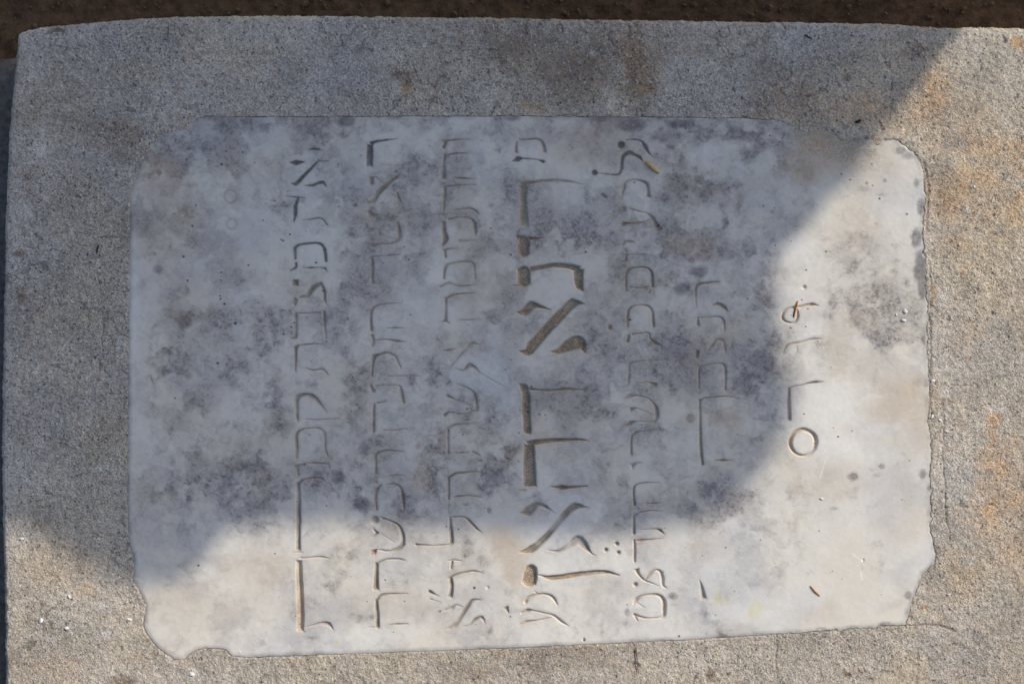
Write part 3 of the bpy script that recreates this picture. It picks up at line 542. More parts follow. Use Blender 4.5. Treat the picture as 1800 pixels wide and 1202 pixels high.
CLR = [(560,440,40,30,.5),(660,270,40,50,.5),(840,290,30,40,.5),(940,270,30,26,.6),(990,350,30,40,.6),(520,620,40,40,.4),(900,640,60,40,.4),(720,560,60,60,.5),(780,410,22,18,.8),(780,480,24,20,.8),(720,650,50,40,.3),(1120,340,24,28,.7),(1245,550,24,30,.5),
 (1470,720,60,50,1.),(1430,700,30,60,.7),(1450,780,60,30,1.),(1540,760,40,20,.7),(1410,450,24,36,.7),(1390,520,22,24,.7),(1425,580,24,16,.8),(1415,770,16,20,.8),(1180,360,1,1,.1),(1240,270,26,16,.8),(1300,255,26,10,.6),(960,1000,60,30,.5),(1100,1000,60,20,.6),(1140,1080,60,36,.6),
 (1330,1080,60,30,.6),(1260,1010,60,30,.4),(660,1120,60,18,.6),(640,1000,20,20,.4),(860,920,40,20,.6),(1000,920,60,40,.5),(990,840,40,40,.4),(860,880,20,10,.4),(420,960,50,16,.4),(340,960,40,20,.25),(236,500,14,70,.8),(236,640,10,60,.6),(250,700,14,60,.4),(1320,260,1,1,.1)]
wb = 0.55 * fbm(X, Y, 34, 61, 4)
lowk = fbm(X, Y, 120, 71, 4)
dk = blobs(X, Y, DK, wb * 1.6, 1.6, 1.2)
tan = blobs(X, Y, TAN, wb * 0.8, 1.1)
clr = blobs(X, Y, CLR, wb, 1.5)
cloud = fbm(X + 8 * wobx, Y + 8 * woby, 46, 81, 5, 0.62)
fine = fbm(X, Y, 5.0, 91, 3, 0.7)
mid = fbm(X, Y, 16, 95, 4, 0.65)
crk_n = fbm(X + 3 * wobx, Y + 3 * woby, 17, 84, 5, 0.72)
fld = 0.95 * crk_n + 0.55 * cloud
dkf = np.clip(dk * 1.0 - 0.75 * clr * (1 - 0.5 * dk), 0, 1)
aa = dkf * 0.95 + fld * 0.95
BROAD = [(285,320,60,110,.6),(400,640,110,90,.35),(560,640,80,80,.3),(700,560,70,60,.3),(420,300,80,60,.25),(950,330,60,60,.3),(820,560,70,80,.25),(960,640,90,70,.25),(1100,760,90,70,.3),(1000,760,80,80,.3),(560,760,60,80,.3),(330,250,95,40,.6),(300,300,40,60,.45),(700,245,230,34,.35),(1150,245,130,40,.6),(1300,245,160,44,.6),(1280,335,120,80,.45),(1210,460,120,60,.5),(460,575,80,60,.5),(400,830,160,75,.65),(620,815,60,70,.6),(650,690,70,60,.5),(800,740,95,60,.55),
 (870,850,60,60,.5),(700,300,90,60,.5),(480,385,60,50,.4),(1000,390,80,60,.5),(1345,640,50,60,.5),(1370,540,60,60,.4),(1240,780,90,50,.35),(300,640,60,60,.4),(330,760,90,60,.45),(1545,530,75,65,.5),(1500,435,75,50,.35),(1060,600,60,60,.3),(1150,650,60,60,.3),(720,870,120,50,.5),(610,540,60,60,.3),(600,460,60,60,.3),
 (560,250,60,30,.4),(900,250,80,30,.3),(1180,600,50,50,.35),(1320,420,50,40,.4),(1160,500,60,30,.4),(310,900,60,60,.3),(260,820,40,120,.3),(1300,870,50,40,.3),(1400,900,60,60,.22),(560,1020,80,50,.25),(270,470,50,80,.35),(750,380,60,50,.25),(860,300,60,40,.4),(450,700,70,60,.4),(1260,1090,50,40,.3),(1100,1100,40,30,.3)]
brd = blobs(X, Y, BROAD, wb * 1.1, 2.0, 1.2)
soft = sstep(0.0, 1.0, aa) * (0.30 + 0.70 * sstep(0, 0.35, dkf))
dkt = np.clip(0.56 * soft + 0.32 * sstep(0.5, 1.25, aa), 0, 1)
gen = sstep(-0.55, 0.75, cloud * 1.1 + 0.5 * lowk + 0.30 * crk_n) * (0.60 - 0.37 * sstep(1330, 1450, X) - 0.26 * sstep(880, 980, Y)) * (1 - 0.8 * clr)  # grey clouds, painted darker across the shaded part than the sunlit part
PS1 = [(1488,520),(1502,494),(1560,498),(1625,528),(1622,600),(1575,606),(1562,626),(1546,620),(1512,584),(1490,548)]
PS2 = [(1470,440),(1488,408),(1560,425),(1578,470),(1500,486),(1466,470)]
pst = np.zeros_like(X); mr = (X > 1440) & (Y > 380) & (Y < 660)
pst[mr] = np.maximum(sstep(-5, 7, poly_sdf(PS1, X[mr] + 3 * wobx[mr], Y[mr] + 3 * woby[mr])) * 0.42, sstep(-10, 10, poly_sdf(PS2, X[mr] + 4 * wobx[mr], Y[mr] + 4 * woby[mr])) * 0.26)
pst *= np.clip(0.8 + 0.9 * mid + 0.5 * fine, 0.2, 1.5)
brd = np.maximum(brd, 0)
brd = np.clip(brd * (0.72 + 0.6 * crk_n + 0.35 * mid), 0, 1)
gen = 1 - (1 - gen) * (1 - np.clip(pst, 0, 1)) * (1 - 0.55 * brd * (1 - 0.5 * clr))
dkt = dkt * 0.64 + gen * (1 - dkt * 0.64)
bro = sstep(-0.3, 0.5, fbm(X, Y, 70, 88, 3))
speck = sstep(0.22, 0.62, fine + 0.35 * dkt) * sstep(0.28, 0.75, dkt)    # crusty black lichen specks in the clouds
wspk = sstep(0.55, 0.75, fbm(X, Y, 3.0, 99, 1)) * sstep(0.30, 0.6, dkt) * sstep(0.1, 0.5, fbm(X, Y, 90, 98, 2) + 0.2)
base_c = np.array([0.69, 0.665, 0.60], np.float32)
blue_c = np.array([0.60, 0.60, 0.59], np.float32)
warm_c = np.array([0.655, 0.60, 0.50], np.float32)
tan_c = np.array([0.48, 0.365, 0.255], np.float32)
gry_c = np.array([0.222, 0.203, 0.214], np.float32)
blk_c = np.array([0.070, 0.068, 0.072], np.float32)
wht_c = np.array([0.75, 0.745, 0.715], np.float32)
def mix(a, b, t): return a * (1 - t[..., None]) + b * t[..., None]
col = np.broadcast_to(base_c, X.shape + (3,)).copy()
col = mix(col, blue_c, sstep(-0.1, 0.5, fbm(X, Y, 150, 111, 3)) * 0.8)
col = mix(col, warm_c, sstep(0.0, 0.6, fbm(X, Y, 110, 121, 3) + 0.15) * 0.45)
col = mix(col, wht_c, clr * 0.6)

col *= (1 + 0.05 * mid + 0.03 * fine)[..., None]
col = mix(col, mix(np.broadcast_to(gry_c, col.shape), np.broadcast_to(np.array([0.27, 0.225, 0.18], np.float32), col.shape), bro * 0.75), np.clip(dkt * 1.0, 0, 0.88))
col = mix(col, blk_c, speck * 0.42)
col = mix(col, wht_c * 0.8, wspk * 0.55)
# crisp black lichen spots
SP = [b for b in DK if b[4] >= 0.8 and min(b[2], b[3]) <= 12]
sp = blobs(X, Y, SP, wb * 0.9 + 0.5 * fine, 0.7, 0.95)
col = mix(col, np.array([0.115, 0.110, 0.118], np.float32), np.clip(sp * (0.8 + 0.5 * fine), 0, 1) * 0.72)
vein = sstep(0.16, 0.0, np.abs(fbm(X * 0.8 + Y * 0.5, Y - 0.4 * X, 120, 171, 4))) * sstep(-0.1, 0.5, fbm(X, Y, 90, 175, 2))
col = mix(col, gry_c * 1.5, vein * 0.22)
# grime along the edges
eg = sstep(9, 0, sdT) * (0.35 + 0.5 * np.clip(fbm(X, Y, 22, 131, 3) * 2, 0, 1))
smear = sstep(1375, 1420, X) * sstep(1590, 1500, X) * sstep(345, 285, Y + 18 * mid)
col = mix(col, gry_c * 0.8, eg * 0.7 * (1 - smear))
mort = np.clip(smear * (0.30 + 1.1 * sstep(70, 10, sdT)) * (0.85 + 0.5 * mid), 0, 1)
col = mix(col, np.array([0.335, 0.295, 0.235], np.float32) * (1 + 0.3 * fine[..., None]), mort * (0.97 - 0.45 * sstep(0.1, 0.5, fbm(X, Y, 20, 97, 3)) * (Y < 262)))
dirt = np.maximum(dirt, mort * 0.6)
grit = sstep(0.42, 0.75, fbm(X, Y, 3.6, 151, 2, .7) + 0.25 * crk_n + 0.30 * dkt) * (0.12 + 0.5 * dkt)
col = mix(col, blk_c * 1.6, grit * 0.5)
gry2 = fbm(X * 0.35, Y, 9, 161, 3)                                      # faint tooling drawn down the face
col = mix(col, np.array([0.50, 0.385, 0.27], np.float32), np.clip(tan * (0.8 + 0.5 * mid), 0, 1) * 0.70)
col *= (1 + 0.022 * gry2)[..., None]
rsc = np.random.default_rng(31); scm = np.full(X.shape, -9, np.float32)
for _ in range(60):
    x0 = rsc.uniform(260, 1580); y0 = rsc.uniform(240, 1100); an = rsc.uniform(0, 3.14); L_ = rsc.uniform(8, 46)
    x1 = x0 + math.cos(an) * L_; y1 = y0 + math.sin(an) * L_
    i0 = max(0, int((min(x0, x1) - 4 - gx[0]) / ST)); i1 = int((max(x0, x1) + 4 - gx[0]) / ST); j0 = max(0, int((min(y0, y1) - 4 - gy[0]) / ST)); j1 = int((max(y0, y1) + 4 - gy[0]) / ST)
    q_ = (slice(j0, j1), slice(i0, i1)); scm[q_] = np.maximum(scm[q_], seg_e(X[q_] + 0.5 * wobx[q_], Y[q_], [(x0, y0, .9), (x1, y1, .4)]))
col = mix(col, wht_c, sstep(-0.7, 0.4, scm) * 0.28)
# dirt colour in grooves
cd = {0: (0.44, 0.31, 0.19), 1: (0.23, 0.185, 0.135), 2: (0.30, 0.235, 0.16), 3: (0.075, 0.072, 0.068), 4: (0.24, 0.20, 0.15)}
cs = {0: 0.60, 1: 0.80, 2: 1.0, 3: 0.92, 4: 0.55}
halo = sstep(-5.5, 0.0, ebest)
ins = sstep(-0.6, 2.6, ebest)
gvar = sstep(-0.5, 0.5, fbm(X, Y, 26, 141, 3) + 0.15)
for c in cd:
    m = (cls_map == c) & (ebest > -6)
    if not m.any(): continue
    dd = np.array(cd[c], np.float32)[None] * (np.clip(1 + (1.6 if c == 3 else 0.5) * fine + 0.4 * mid, 0.4, 2.6)[m])[:, None]
    f = (np.clip(ins + 0.25 * fine * (ins > 0.05) * (ins < 0.98), 0, 1) * cs[c] * ((0.35 + 0.65 * gvar) * (1 + 0.35 * fine) if c in (0, 1, 4) else (0.8 + 0.2 * gvar) * (1 + 0.5 * np.minimum(fine, 0))))[m]
    h = (halo * 0.14)[m]
    cc = col[m]
    cc = cc * (1 - h[:, None]) + np.array((0.42, 0.33, 0.24)) * h[:, None]
    cc = cc * (1 - f[:, None]) + dd * f[:, None]
    col[m] = cc
    dirt[m] = np.maximum(dirt[m], np.clip((sstep(0.8, 3.0, ebest) * {0: .12, 1: .32, 2: 1., 3: .6, 4: .1}[c])[m], 0, 1))
# small rust spots in two of the letters
for cx, cy, r, s in [(657,970,5,.8),(918,390,8,.2),(1160,296,2,.1),(1026,605,4,.5),(948,728,3,.7),(656,745,4,.5),(735,784,6,.4),(1125,950,8,.35)]:
    t = s * sstep(r * 1.3, r * .3, np.hypot(X - cx, Y - cy)); col = mix(col, np.array([0.30, 0.10, 0.045], np.float32), t)
for cx, cy, r, s in [(1319,1076,6,.4),(1279,1060,4,.35),(1262,1052,12,.25),(1330,1068,14,.25),(593,1128,4,.4)]:
    t = s * sstep(r * 1.4, r * .2, np.hypot(X - cx, (Y - cy) * .8)); col = mix(col, np.array([0.62, 0.56, 0.12], np.float32), t)
col = mix(col, blk_c * 1.5, sstep(-0.5, 0.5, crk) * 0.55)
col = mix(col, wht_c * 1.15, sstep(-0.6, 0.5, scr) * 0.6)
# little black specks of soot and fly dirt
r2 = np.random.default_rng(5)
pts = [(323,451,2.2),(330,493,2.0),(437,466,1.8),(389,479,1.6),(387,520,1.4),(395,534,2.2),(388,525,1.8),(414,568,2.6),(383,638,2.2),(510,412,1.8),(494,421,1.3),(366,693,1.2),(388,492,1.3),(390,289,2.2),(427,268,1.6),(448,286,1.3),(345,361,1.4),
       (398,266,1.5),(892,805,1.6),(1473,767,1.8),(1498,757,1.2),(1416,574,1.4),(1027,1124,2.4),(834,1032,2.4),(1440,932,1.3),(1463,1003,1.2),(1291,1038,1.2),(1275,848,1.2),(1413,727,1.5),(1242,422,1.2),(719,456,1.6),(863,401,1.4),(498,423,1.8),(483,353,1.6)]
for _ in range(170):
    x0 = r2.uniform(250, 1600); y0 = r2.uniform(225, 1120)
    pts.append((x0, y0, float(np.clip(r2.exponential(0.45) + 0.75, .7, 2.0))))
for cx, cy, r in pts:
    j = int((cy - gy[0]) / ST); i = int((cx - gx[0]) / ST)
    s_ = (slice(max(0, j - 4), j + 5), slice(max(0, i - 4), i + 5))
    t = sstep(r * 1.4, r * .5, np.hypot(X[s_] - cx, Y[s_] - cy)) * 0.9
    col[s_] = mix(col[s_], blk_c * 0.5, t)
    Z[s_] += 0.5 * t
col = np.clip(col, 0.01, 0.85).astype(np.float32)

V = np.stack([(X.ravel() - 900) * S, (601 - Y.ravel()) * S, Z.ravel() * S + 0.0006], 1)
idx = np.arange(NX * NY, dtype=np.int32).reshape(NY, NX)
Q = np.stack([idx[:-1, :-1], idx[1:, :-1], idx[1:, 1:], idx[:-1, 1:]], -1).reshape(-1, 4)
keep = (sdT[:-1, :-1] > -4.5).ravel()
fl = lid[:-1, :-1].ravel()
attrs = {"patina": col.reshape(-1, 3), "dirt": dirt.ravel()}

# ------------------------------------------------------------------ the grave slab
v, q, a = submesh(V, Q, keep & (fl < 0), attrs)
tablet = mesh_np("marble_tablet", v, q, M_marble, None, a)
tag(tablet, "pale marble tablet with grey mottling and engraved Hebrew lines, set into the concrete", "tablet", kind="thing")
order = np.argsort(fl[keep & (fl >= 0)], kind='stable')
selidx = np.nonzero(keep & (fl >= 0))[0][order]
fls = fl[selidx]
for k, (cls, strokes) in enumerate(LET):
    a0 = np.searchsorted(fls, k); a1 = np.searchsorted(fls, k, side='right')
    if a1 - a0 < 3: continue
    v, q, a = submesh(V, Q, selidx[a0:a1], attrs)
    nm = "engraved_letter" if cls != 4 and len(strokes) + len(strokes[0]) > 3 else "engraved_mark"
    lo = mesh_np(nm, v, q, M_marble, tablet, a)
    if cls == 2: lo["label"] = "large deep letter packed with brown sand"
    if cls == 3: lo["label"] = "letter blackened by lichen"

# --- concrete surround: a warped grid that follows the slab's real edges
TOPC = [(0,68),(30,64),(36,58),(52,53),(75,48),(140,42),(200,38),(250,33.5),(350,29),(500,28),(600,29),(900,32),(1060,35.5),(1200,36.5),(1400,40.5),(1580,43.5),(1632,48),(1650,50),(1720,49),(1800,50),(2400,58)]
LEFC = [(0,33),(62,31),(90,29),(133,23),(200,17),(267,13),(367,9.5),(400,9),(500,7),(600,5),(700,3),(800,3.5),(900,4),(930,5),(1000,7.5),(1100,8),(1202,10),(1500,14)]
SS = 2.0
us = np.concatenate([np.arange(0, 1830, SS), np.arange(1830, 2400, 8)]).astype(np.float32)
vs = np.concatenate([np.arange(0, 1180, SS), np.arange(1180, 1500, 8)]).astype(np.float32)
U, Vv = np.meshgrid(us, vs)
yt = np.interp(U, *zip(*TOPC)) + 1.2 * fbm(U, U * 0 + 3, 26, 201, 3) + 0.8 * vnoise(U, U * 0 + 9, 7, 205)
xl = np.interp(Vv + 50, *zip(*LEFC)) + 1.4 * fbm(Vv, Vv * 0 + 5, 24, 211, 3) + 0.8 * vnoise(Vv, Vv * 0 + 9, 7, 215)
CX = xl + U * (1 - xl / 2400.0)
yt2 = np.interp(CX, *zip(*TOPC)) + 1.2 * fbm(CX, CX * 0 + 3, 26, 201, 3) + 0.8 * vnoise(CX, CX * 0 + 9, 7, 205)
CY = yt2 + Vv
ovr = np.maximum(sstep(1340, 1400, CX) * sstep(1590, 1540, CX) * sstep(300, 262, CY), sstep(352, 325, CX) * sstep(285, 262, CY) * 0.9)
sdC = poly_sdf(TAB, CX, CY) - ovr * (7 + 13 * fbm(CX, CY, 22, 291, 3)) + np.where((CX > 1400) | (CX < 300) & (CY < 340), 3.8, 1.2) * fbm(CX, CY, 10, 21, 3)
ZC = 1.2 * fbm(CX, CY, 200, 221, 3) + 0.9 * fbm(CX, CY, 34, 231, 3) + 0.85 * fbm(CX, CY, 11, 241, 3) + 0.6 * vnoise(CX, CY, 4.2, 251)
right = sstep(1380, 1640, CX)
ZC += right * 1.3 * fbm(CX, CY, 20, 261, 3)
de = np.minimum(CX - xl, CY - yt2)
ZC -= 5.0 * sstep(7, 0, de) ** 2 + 1.0 * sstep(22, 0, de)
# mortar proud at the right, lip round the tablet, joint
over = sstep(1380, 1410, CX) * sstep(330, 240, CY)
ZC += 0.6 + 1.0 * over * sstep(-1, -5, sdC) 
lip = (CX > 1600) | ((CX < 340) & (CY > 940))
ZC += np.where(lip, 1.2, 0.5) * sstep(-26, -3, sdC) * (0.8 + 0.5 * fbm(CX, CY, 30, 271, 3))
jf = np.where(CX > 1590, 0.8 * sstep(-0.2, 0.35, fbm(CX, CY, 34, 283, 2)), np.where(CY > 1080, 1.2, np.where(CX < 335, 0.3, 1.0)))
jf = jf * (1 - np.clip(ovr * 1.3, 0, 1)) * np.where((CX > 1590) | (CX < 335), 0.15 + 0.95 * sstep(-0.3, 0.5, fbm(CX, CY, 26, 281, 2)), 0.6 + 0.5 * sstep(-0.5, 0.3, fbm(CX, CY, 18, 281, 2)))
ZC -= 2.6 * sstep(-3.0, -0.3, sdC) * jf
ZC += ovr * 0.9
ZC = np.where(sdC > 0.2, ZC - (sdC - 0.2) * np.where(ovr > 0.05, 0.5 + 2.7 * (1 - ovr), 3.2), ZC)
# cracks
CR = [[(1364,1108,1.6),(1366,1140,1.5),(1362,1160,1.8),(1366,1180,1.6),(1365,1210,1.4)],
 [(1592,1098,1.6),(1618,1098,2.4),(1640,1097,2.6),(1662,1101,4),(1672,1106,5),(1682,1110,1)],
 [(0,602,1.6),(22,596,1.3),(40,591,1.2),(62,589,1.0),(90,581,.8),(150,577,.5),(190,574,.3)],
 [(1634,470,2.2),(1637,520,1.6),(1634,560,2.4),(1636,610,1.8),(1634,680,2.4),(1637,740,1.8)],
 [(1655,700,1.2),(1660,740,1.6),(1657,800,1.2),(1661,850,2.0),(1662,905,2.2),(1668,935,2.0),(1672,960,1)],
 [(1640,955,3),(1643,975,4),(1642,990,3.5),(1640,1000,1.5)],
 [(1624,285,2.5),(1629,310,3.5),(1632,340,3),(1630,370,2.5),(1628,410,1.2)],
 [(1660,676,1.2),(1690,678,1.4),(1712,676,1.2),(1740,668,1.2),(1790,655,.8)],
 [(1646,218,1.8),(1655,222,2.6),(1666,224,2.2),(1670,228,1)],
 [(172,478,.9),(175,500,1.1),(182,497,1),(193,497,1)],[(307,1157,1.6),(300,1160,1.4),(312,1160,1)],
 [(20,55,2),(45,52,1.5)],[(95,55,4),(106,52,6),(112,56,3)],[(800,90,.8),(870,86,.8)],[(100,105,.8),(128,106,.9),(150,110,.7)],
 [(370,150,.8),(400,146,.9),(418,138,.8)],[(1614,1135,1),(1613,1180,1.4),(1610,1202,1.2)],[(1120,190,.9),(1118,206,1)],[(1632,50,2),(1640,53,2.2),(1650,51,1.6)]]
crC = np.full(CX.shape, -9, np.float32)
xw = CX + 1.6 * fbm(CX, CY, 12, 301, 3); yw = CY + 1.6 * fbm(CX, CY, 12, 311, 3)
for c in CR:
    xs = [p[0] for p in c]; ys = [p[1] for p in c]
    m = (CX > min(xs) - 14) & (CX < max(xs) + 14) & (CY > min(ys) - 14) & (CY < max(ys) + 14)
    if m.any(): crC[m] = np.maximum(crC[m], seg_e(xw[m], yw[m], c))
ZC -= 1.5 * sstep(-1.0, 0.8, crC)
# hair cracks (crazing) in the shaded parts of the cement skin
w1 = fbm(CX, CY, 26, 321, 3); ridge = np.abs(vnoise(CX + 9 * w1, CY + 9 * w1, 22, 331))
craz = sstep(0.09, 0.0, ridge) * sstep(0.05, 0.5, fbm(CX, CY, 130, 341, 2) + 0.25) * (1 - right * .7)
ZC -= 0.6 * craz
# pits
pv = vnoise(CX, CY, 5.0, 351); pits = np.maximum(sstep(0.80, 0.95, pv), sstep(0.88, 0.96, vnoise(CX, CY, 12, 355))); ZC -= 1.8 * pits

CN = [0]
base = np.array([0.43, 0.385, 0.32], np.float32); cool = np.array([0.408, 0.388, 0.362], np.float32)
warm = np.array([0.475, 0.385, 0.27], np.float32); rust = np.array([0.50, 0.27, 0.10], np.float32)
brn = np.array([0.20, 0.145, 0.10], np.float32); drk = np.array([0.10, 0.088, 0.075], np.float32); pale = np.array([0.56, 0.54, 0.51], np.float32)
RU = [(1640,165,22,34,.75),(1610,190,34,30,.55),(1615,150,16,14,.6),(1560,200,40,26,.35),(1650,210,18,40,.4),(1535,255,8,11,1.),(1503,268,8,6,.9),(1517,276,7,6,.8),(1483,315,6,8,.6),(1700,330,56,26,.65),(1670,350,34,36,.55),(1710,362,40,26,.5),
 (1790,355,18,20,.8),(1783,370,16,26,.7),(1792,300,18,14,.55),(1790,76,10,7,.95),(1747,736,9,15,.95),(1745,770,9,30,.6),(1685,425,18,14,.5),(1692,478,6,5,.8),(1640,515,5,14,.7),(1715,262,60,20,.4),(1790,270,20,16,.5),(1760,820,34,34,.6),(1740,880,24,40,.65),(1780,880,30,40,.55),
 (1735,910,40,24,.5),(1780,960,40,40,.35),(1700,1000,40,30,.25),(1640,320,14,26,.45),(1627,1066,3,3,.9),(1713,1146,3,3,.9),(1390,180,60,26,.35),(1500,190,60,24,.45),(1510,185,30,14,.4),(1130,157,16,10,.75),(1120,110,26,50,.45),(715,157,7,10,.7),(722,184,4,4,.1),(920,183,3,8,.8),(945,190,20,8,.5),(1690,200,40,40,.3),
 (120,1000,30,14,.3),(100,990,60,30,.25),(150,1035,16,10,.35),(60,1170,60,20,.2),(1700,590,30,30,.2),(1730,330,20,60,.3)]
BR = [(930,85,60,40,.55),(1010,120,70,34,.6),(1050,95,60,30,.45),(1120,125,26,50,.5),(870,60,60,20,.35),(1000,160,50,24,.4),(200,240,70,30,.4),(170,215,40,16,.3),(140,330,30,60,.25),(705,130,14,8,.9),(716,140,9,12,.85),(38,525,9,9,.9),(42,517,5,8,.6),(33,446,7,5,.85),(1488,137,7,5,1.),(1615,87,14,8,.6),
 (1610,98,10,4,.6),(1590,92,6,6,.7),(1612,97,7,4,.7),(1425,167,4,3,.6),(1487,176,4,3,.8),(1508,214,8,4,.3),(100,53,10,6,.6),(300,50,40,20,.2),(1370,130,50,30,.3),(1000,1140,40,30,.35),(940,1160,30,16,.45),(880,1150,20,16,.3),(830,1180,40,14,.3),(1490,1185,6,4,.7),(1250,1185,5,8,.7),(215,1197,16,8,.8),(232,1195,8,4,.9),
 (1660,340,14,40,.3),(960,60,160,30,.3),(1635,168,3,3,.9),(240,400,30,30,.3),(60,205,30,30,.2),(1770,1110,40,30,.2),(1700,245,30,10,.3)]
CO = [(1700,850,34,50,.8),(1690,900,20,60,.6),(1650,900,14,80,.6),(1640,1130,40,30,.8),(1660,1160,30,40,.7),(1700,1150,40,40,.6),(1640,430,10,60,.3),(1665,560,40,60,.4),(1700,640,60,40,.45),(1660,760,30,40,.6),(1620,820,20,40,.4),(170,60,60,20,.6),(100,100,60,40,.5),(450,60,60,20,.5),(720,70,60,26,.6),(740,50,80,20,.5),
 (60,300,60,60,.4),(140,260,40,30,.5),(270,70,60,30,.4),(60,640,50,60,.4),(200,680,30,30,.4),(960,1150,30,20,.3),(1290,30,60,20,.4),(130,1110,50,50,.4),(60,1160,30,40,.5),(300,1190,80,20,.3),(1480,60,100,16,.4),(1290,110,50,30,.3),(1130,210,60,10,.2)]
PA = [(1715,330,4,4,.1),(250,203,6,5,.9),(187,205,3,3,.5),(118,438,3,3,.2),(75,225,8,6,.5),(75,262,10,10,.5),(21,262,4,5,.6),(20,237,5,5,.6),(38,950,8,5,.8),(180,822,14,8,.7),(185,1065,8,8,.8),(75,1088,12,9,.9),(340,1182,9,8,.8),(193,1112,12,10,.6),(20,240,8,6,.4),(125,640,9,6,.5),(65,640,5,8,.5),(505,60,2,3,.6),(515,55,5,4,.7),
 (747,72,4,8,.7),(770,135,3,4,.9),(1042,95,6,4,.7),(1088,120,4,10,.6),(900,1135,10,3,.5),(1600,730,6,12,.3),(1750,720,16,8,.7),(1740,725,6,4,.6),(1700,985,14,10,.5),(1712,980,6,6,.6),(1575+150,875,10,8,.6),(1745,865,6,6,.4),(1478,78,10,17,.75),(1660,560,30,40,.25),(1660,640,30,20,.25),(1640,600,6,40,.3),(1728,605,14,10,.4),(1665,690,14,8,.6),
 (40,60,20,8,.5),(280,270,4,3,.4),(548,170,3,3,.3),(1160,600,1,1,.1),(1645,310,7,4,.8),(1640,320,4,6,.5),(1700,370,10,8,.6),(30,72,4,3,.8),(1560,940,1,1,.1),(440,108,2,2,.7),(850,64,10,4,.3),(1520,1180,1,1,.1)]
wbc = 0.6 * fbm(CX, CY, 24, 401, 4)
n1 = fbm(CX, CY, 170, 411, 4); n2 = fbm(CX, CY, 40, 421, 4); n3 = fbm(CX, CY, 7, 431, 2, .8)
cc = np.broadcast_to(base, CX.shape + (3,)).copy()
cc = mix(cc, cool, sstep(-0.2, 0.6, n1 + 0.3) * 0.85 * (1 - 0.7 * right) * sstep(1150, 700, CY * 0.9 + 0.0 * CX + 100))  # cool shade tone painted over the upper and left concrete, fading where sunlit
cc = mix(cc, warm, np.clip(sstep(-0.3, 0.6, fbm(CX, CY, 120, 441, 3)) * (0.25 + 0.45 * right), 0, 1))
cc = mix(cc, cool, blobs(CX, CY, CO, wbc, 1.5) * 0.8)
cc = mix(cc, warm * 1.05, sstep(-6, -1, sdC) * 0.25)
cc = mix(cc, rust, np.clip(blobs(CX, CY, RU, wbc, 1.6, 1.15) * (0.85 + 0.7 * n2 + 0.4 * n3), 0, 1) * 0.72)
cc = mix(cc, brn, np.clip(blobs(CX, CY, BR, wbc, 1.5, 1.12) * (1.3 + 0.6 * n2), 0, 1) * 0.85)
cc = mix(cc, pale, np.clip(blobs(CX, CY, PA, wbc * 1.2, 1.0) * (0.9 + 0.8 * n3), 0, 1) * 0.8)
agg = vnoise(CX, CY, 6.5, 481); agg2 = vnoise(CX, CY, 11, 485)
cc *= (1 + 0.17 * n2 + 0.20 * n3 + 0.16 * fbm(CX, CY, 80, 451, 3))[..., None]
cc = mix(cc, pale, sstep(0.74, 0.88, agg) * 0.6)
cc = mix(cc, drk * 1.8, sstep(0.80, 0.93, -agg) * 0.35)
cc = mix(cc, brn * 1.5, sstep(0.3, 0.8, agg2 + 0.6 * fbm(CX, CY, 60, 487, 2)) * 0.22)
cc = mix(cc, drk, np.clip(craz * 0.6 + sstep(-0.7, 0.8, crC) * 0.6 * (0.5 + 0.7 * sstep(-0.4, 0.4, n2)) + pits * 0.55, 0, 0.9))
# greenish-yellow lichen dust
lic = sstep(0.55, 0.9, fbm(CX, CY, 6, 461, 2)) * sstep(0.0, 0.5, fbm(CX, CY, 90, 471, 2)) * 0.4
cc = mix(cc, np.array([0.40, 0.36, 0.14], np.float32), lic)
cc = mix(cc, drk * np.where(CX > 1590, 1.8, 0.9)[..., None], sstep(-2.2, -0.3, sdC) * 0.85 * jf)
cc = np.clip(cc, 0.01, 0.8).astype(np.float32)

VC = np.stack([(CX.ravel() - 900) * S, (601 - CY.ravel()) * S, ZC.ravel() * S], 1)
n_v, n_u = CX.shape
idc = np.arange(n_v * n_u, dtype=np.int32).reshape(n_v, n_u)
QC = np.stack([idc[:-1, :-1], idc[1:, :-1], idc[1:, 1:], idc[:-1, 1:]], -1).reshape(-1, 4)
QC = QC[(sdC[:-1, :-1] < 9).ravel()]
# sides of the slab going down to the ground
ring = np.concatenate([idc[0, ::-1], idc[1:, 0], idc[-1, 1:], idc[-2:0:-1, -1]])
SLAB_T = 0.13
extraV = []; extraC = []; prev = ring; start = len(VC)
ctr = VC[ring]
outn = np.zeros((len(ring), 2))
nring = len(ring)
tx = np.roll(ctr[:, :2], -1, 0) - np.roll(ctr[:, :2], 1, 0)
tl = np.hypot(tx[:, 0], tx[:, 1]) + 1e-9
outn[:, 0] = tx[:, 1] / tl; outn[:, 1] = -tx[:, 0] / tl
newQ = []
for lv, (dz, off) in enumerate([(0.0015, 0.0008), (0.004, 0.0012), (0.02, 0.0005), (SLAB_T, -0.002)]):
    vv = ctr.copy()
    rr = np.random.default_rng(70 + lv).normal(0, 0.0003, nring)
    vv[:, 0] += outn[:, 0] * (off + rr); vv[:, 1] += outn[:, 1] * (off + rr)
    vv[:, 2] -= dz
    ids = np.arange(start, start + nring, dtype=np.int32); start += nring
    extraV.append(vv); extraC.append(cc.reshape(-1, 3)[ring] * 0.9)
    newQ.append(np.stack([prev, ids, np.roll(ids, -1), np.roll(prev, -1)], 1)[:, ::-1])
    prev = ids
VC2 = np.concatenate([VC] + extraV); QC2 = np.concatenate([QC] + [q_[:, ::-1] for q_ in newQ])
CC2 = np.concatenate([cc.reshape(-1, 3)] + extraC)
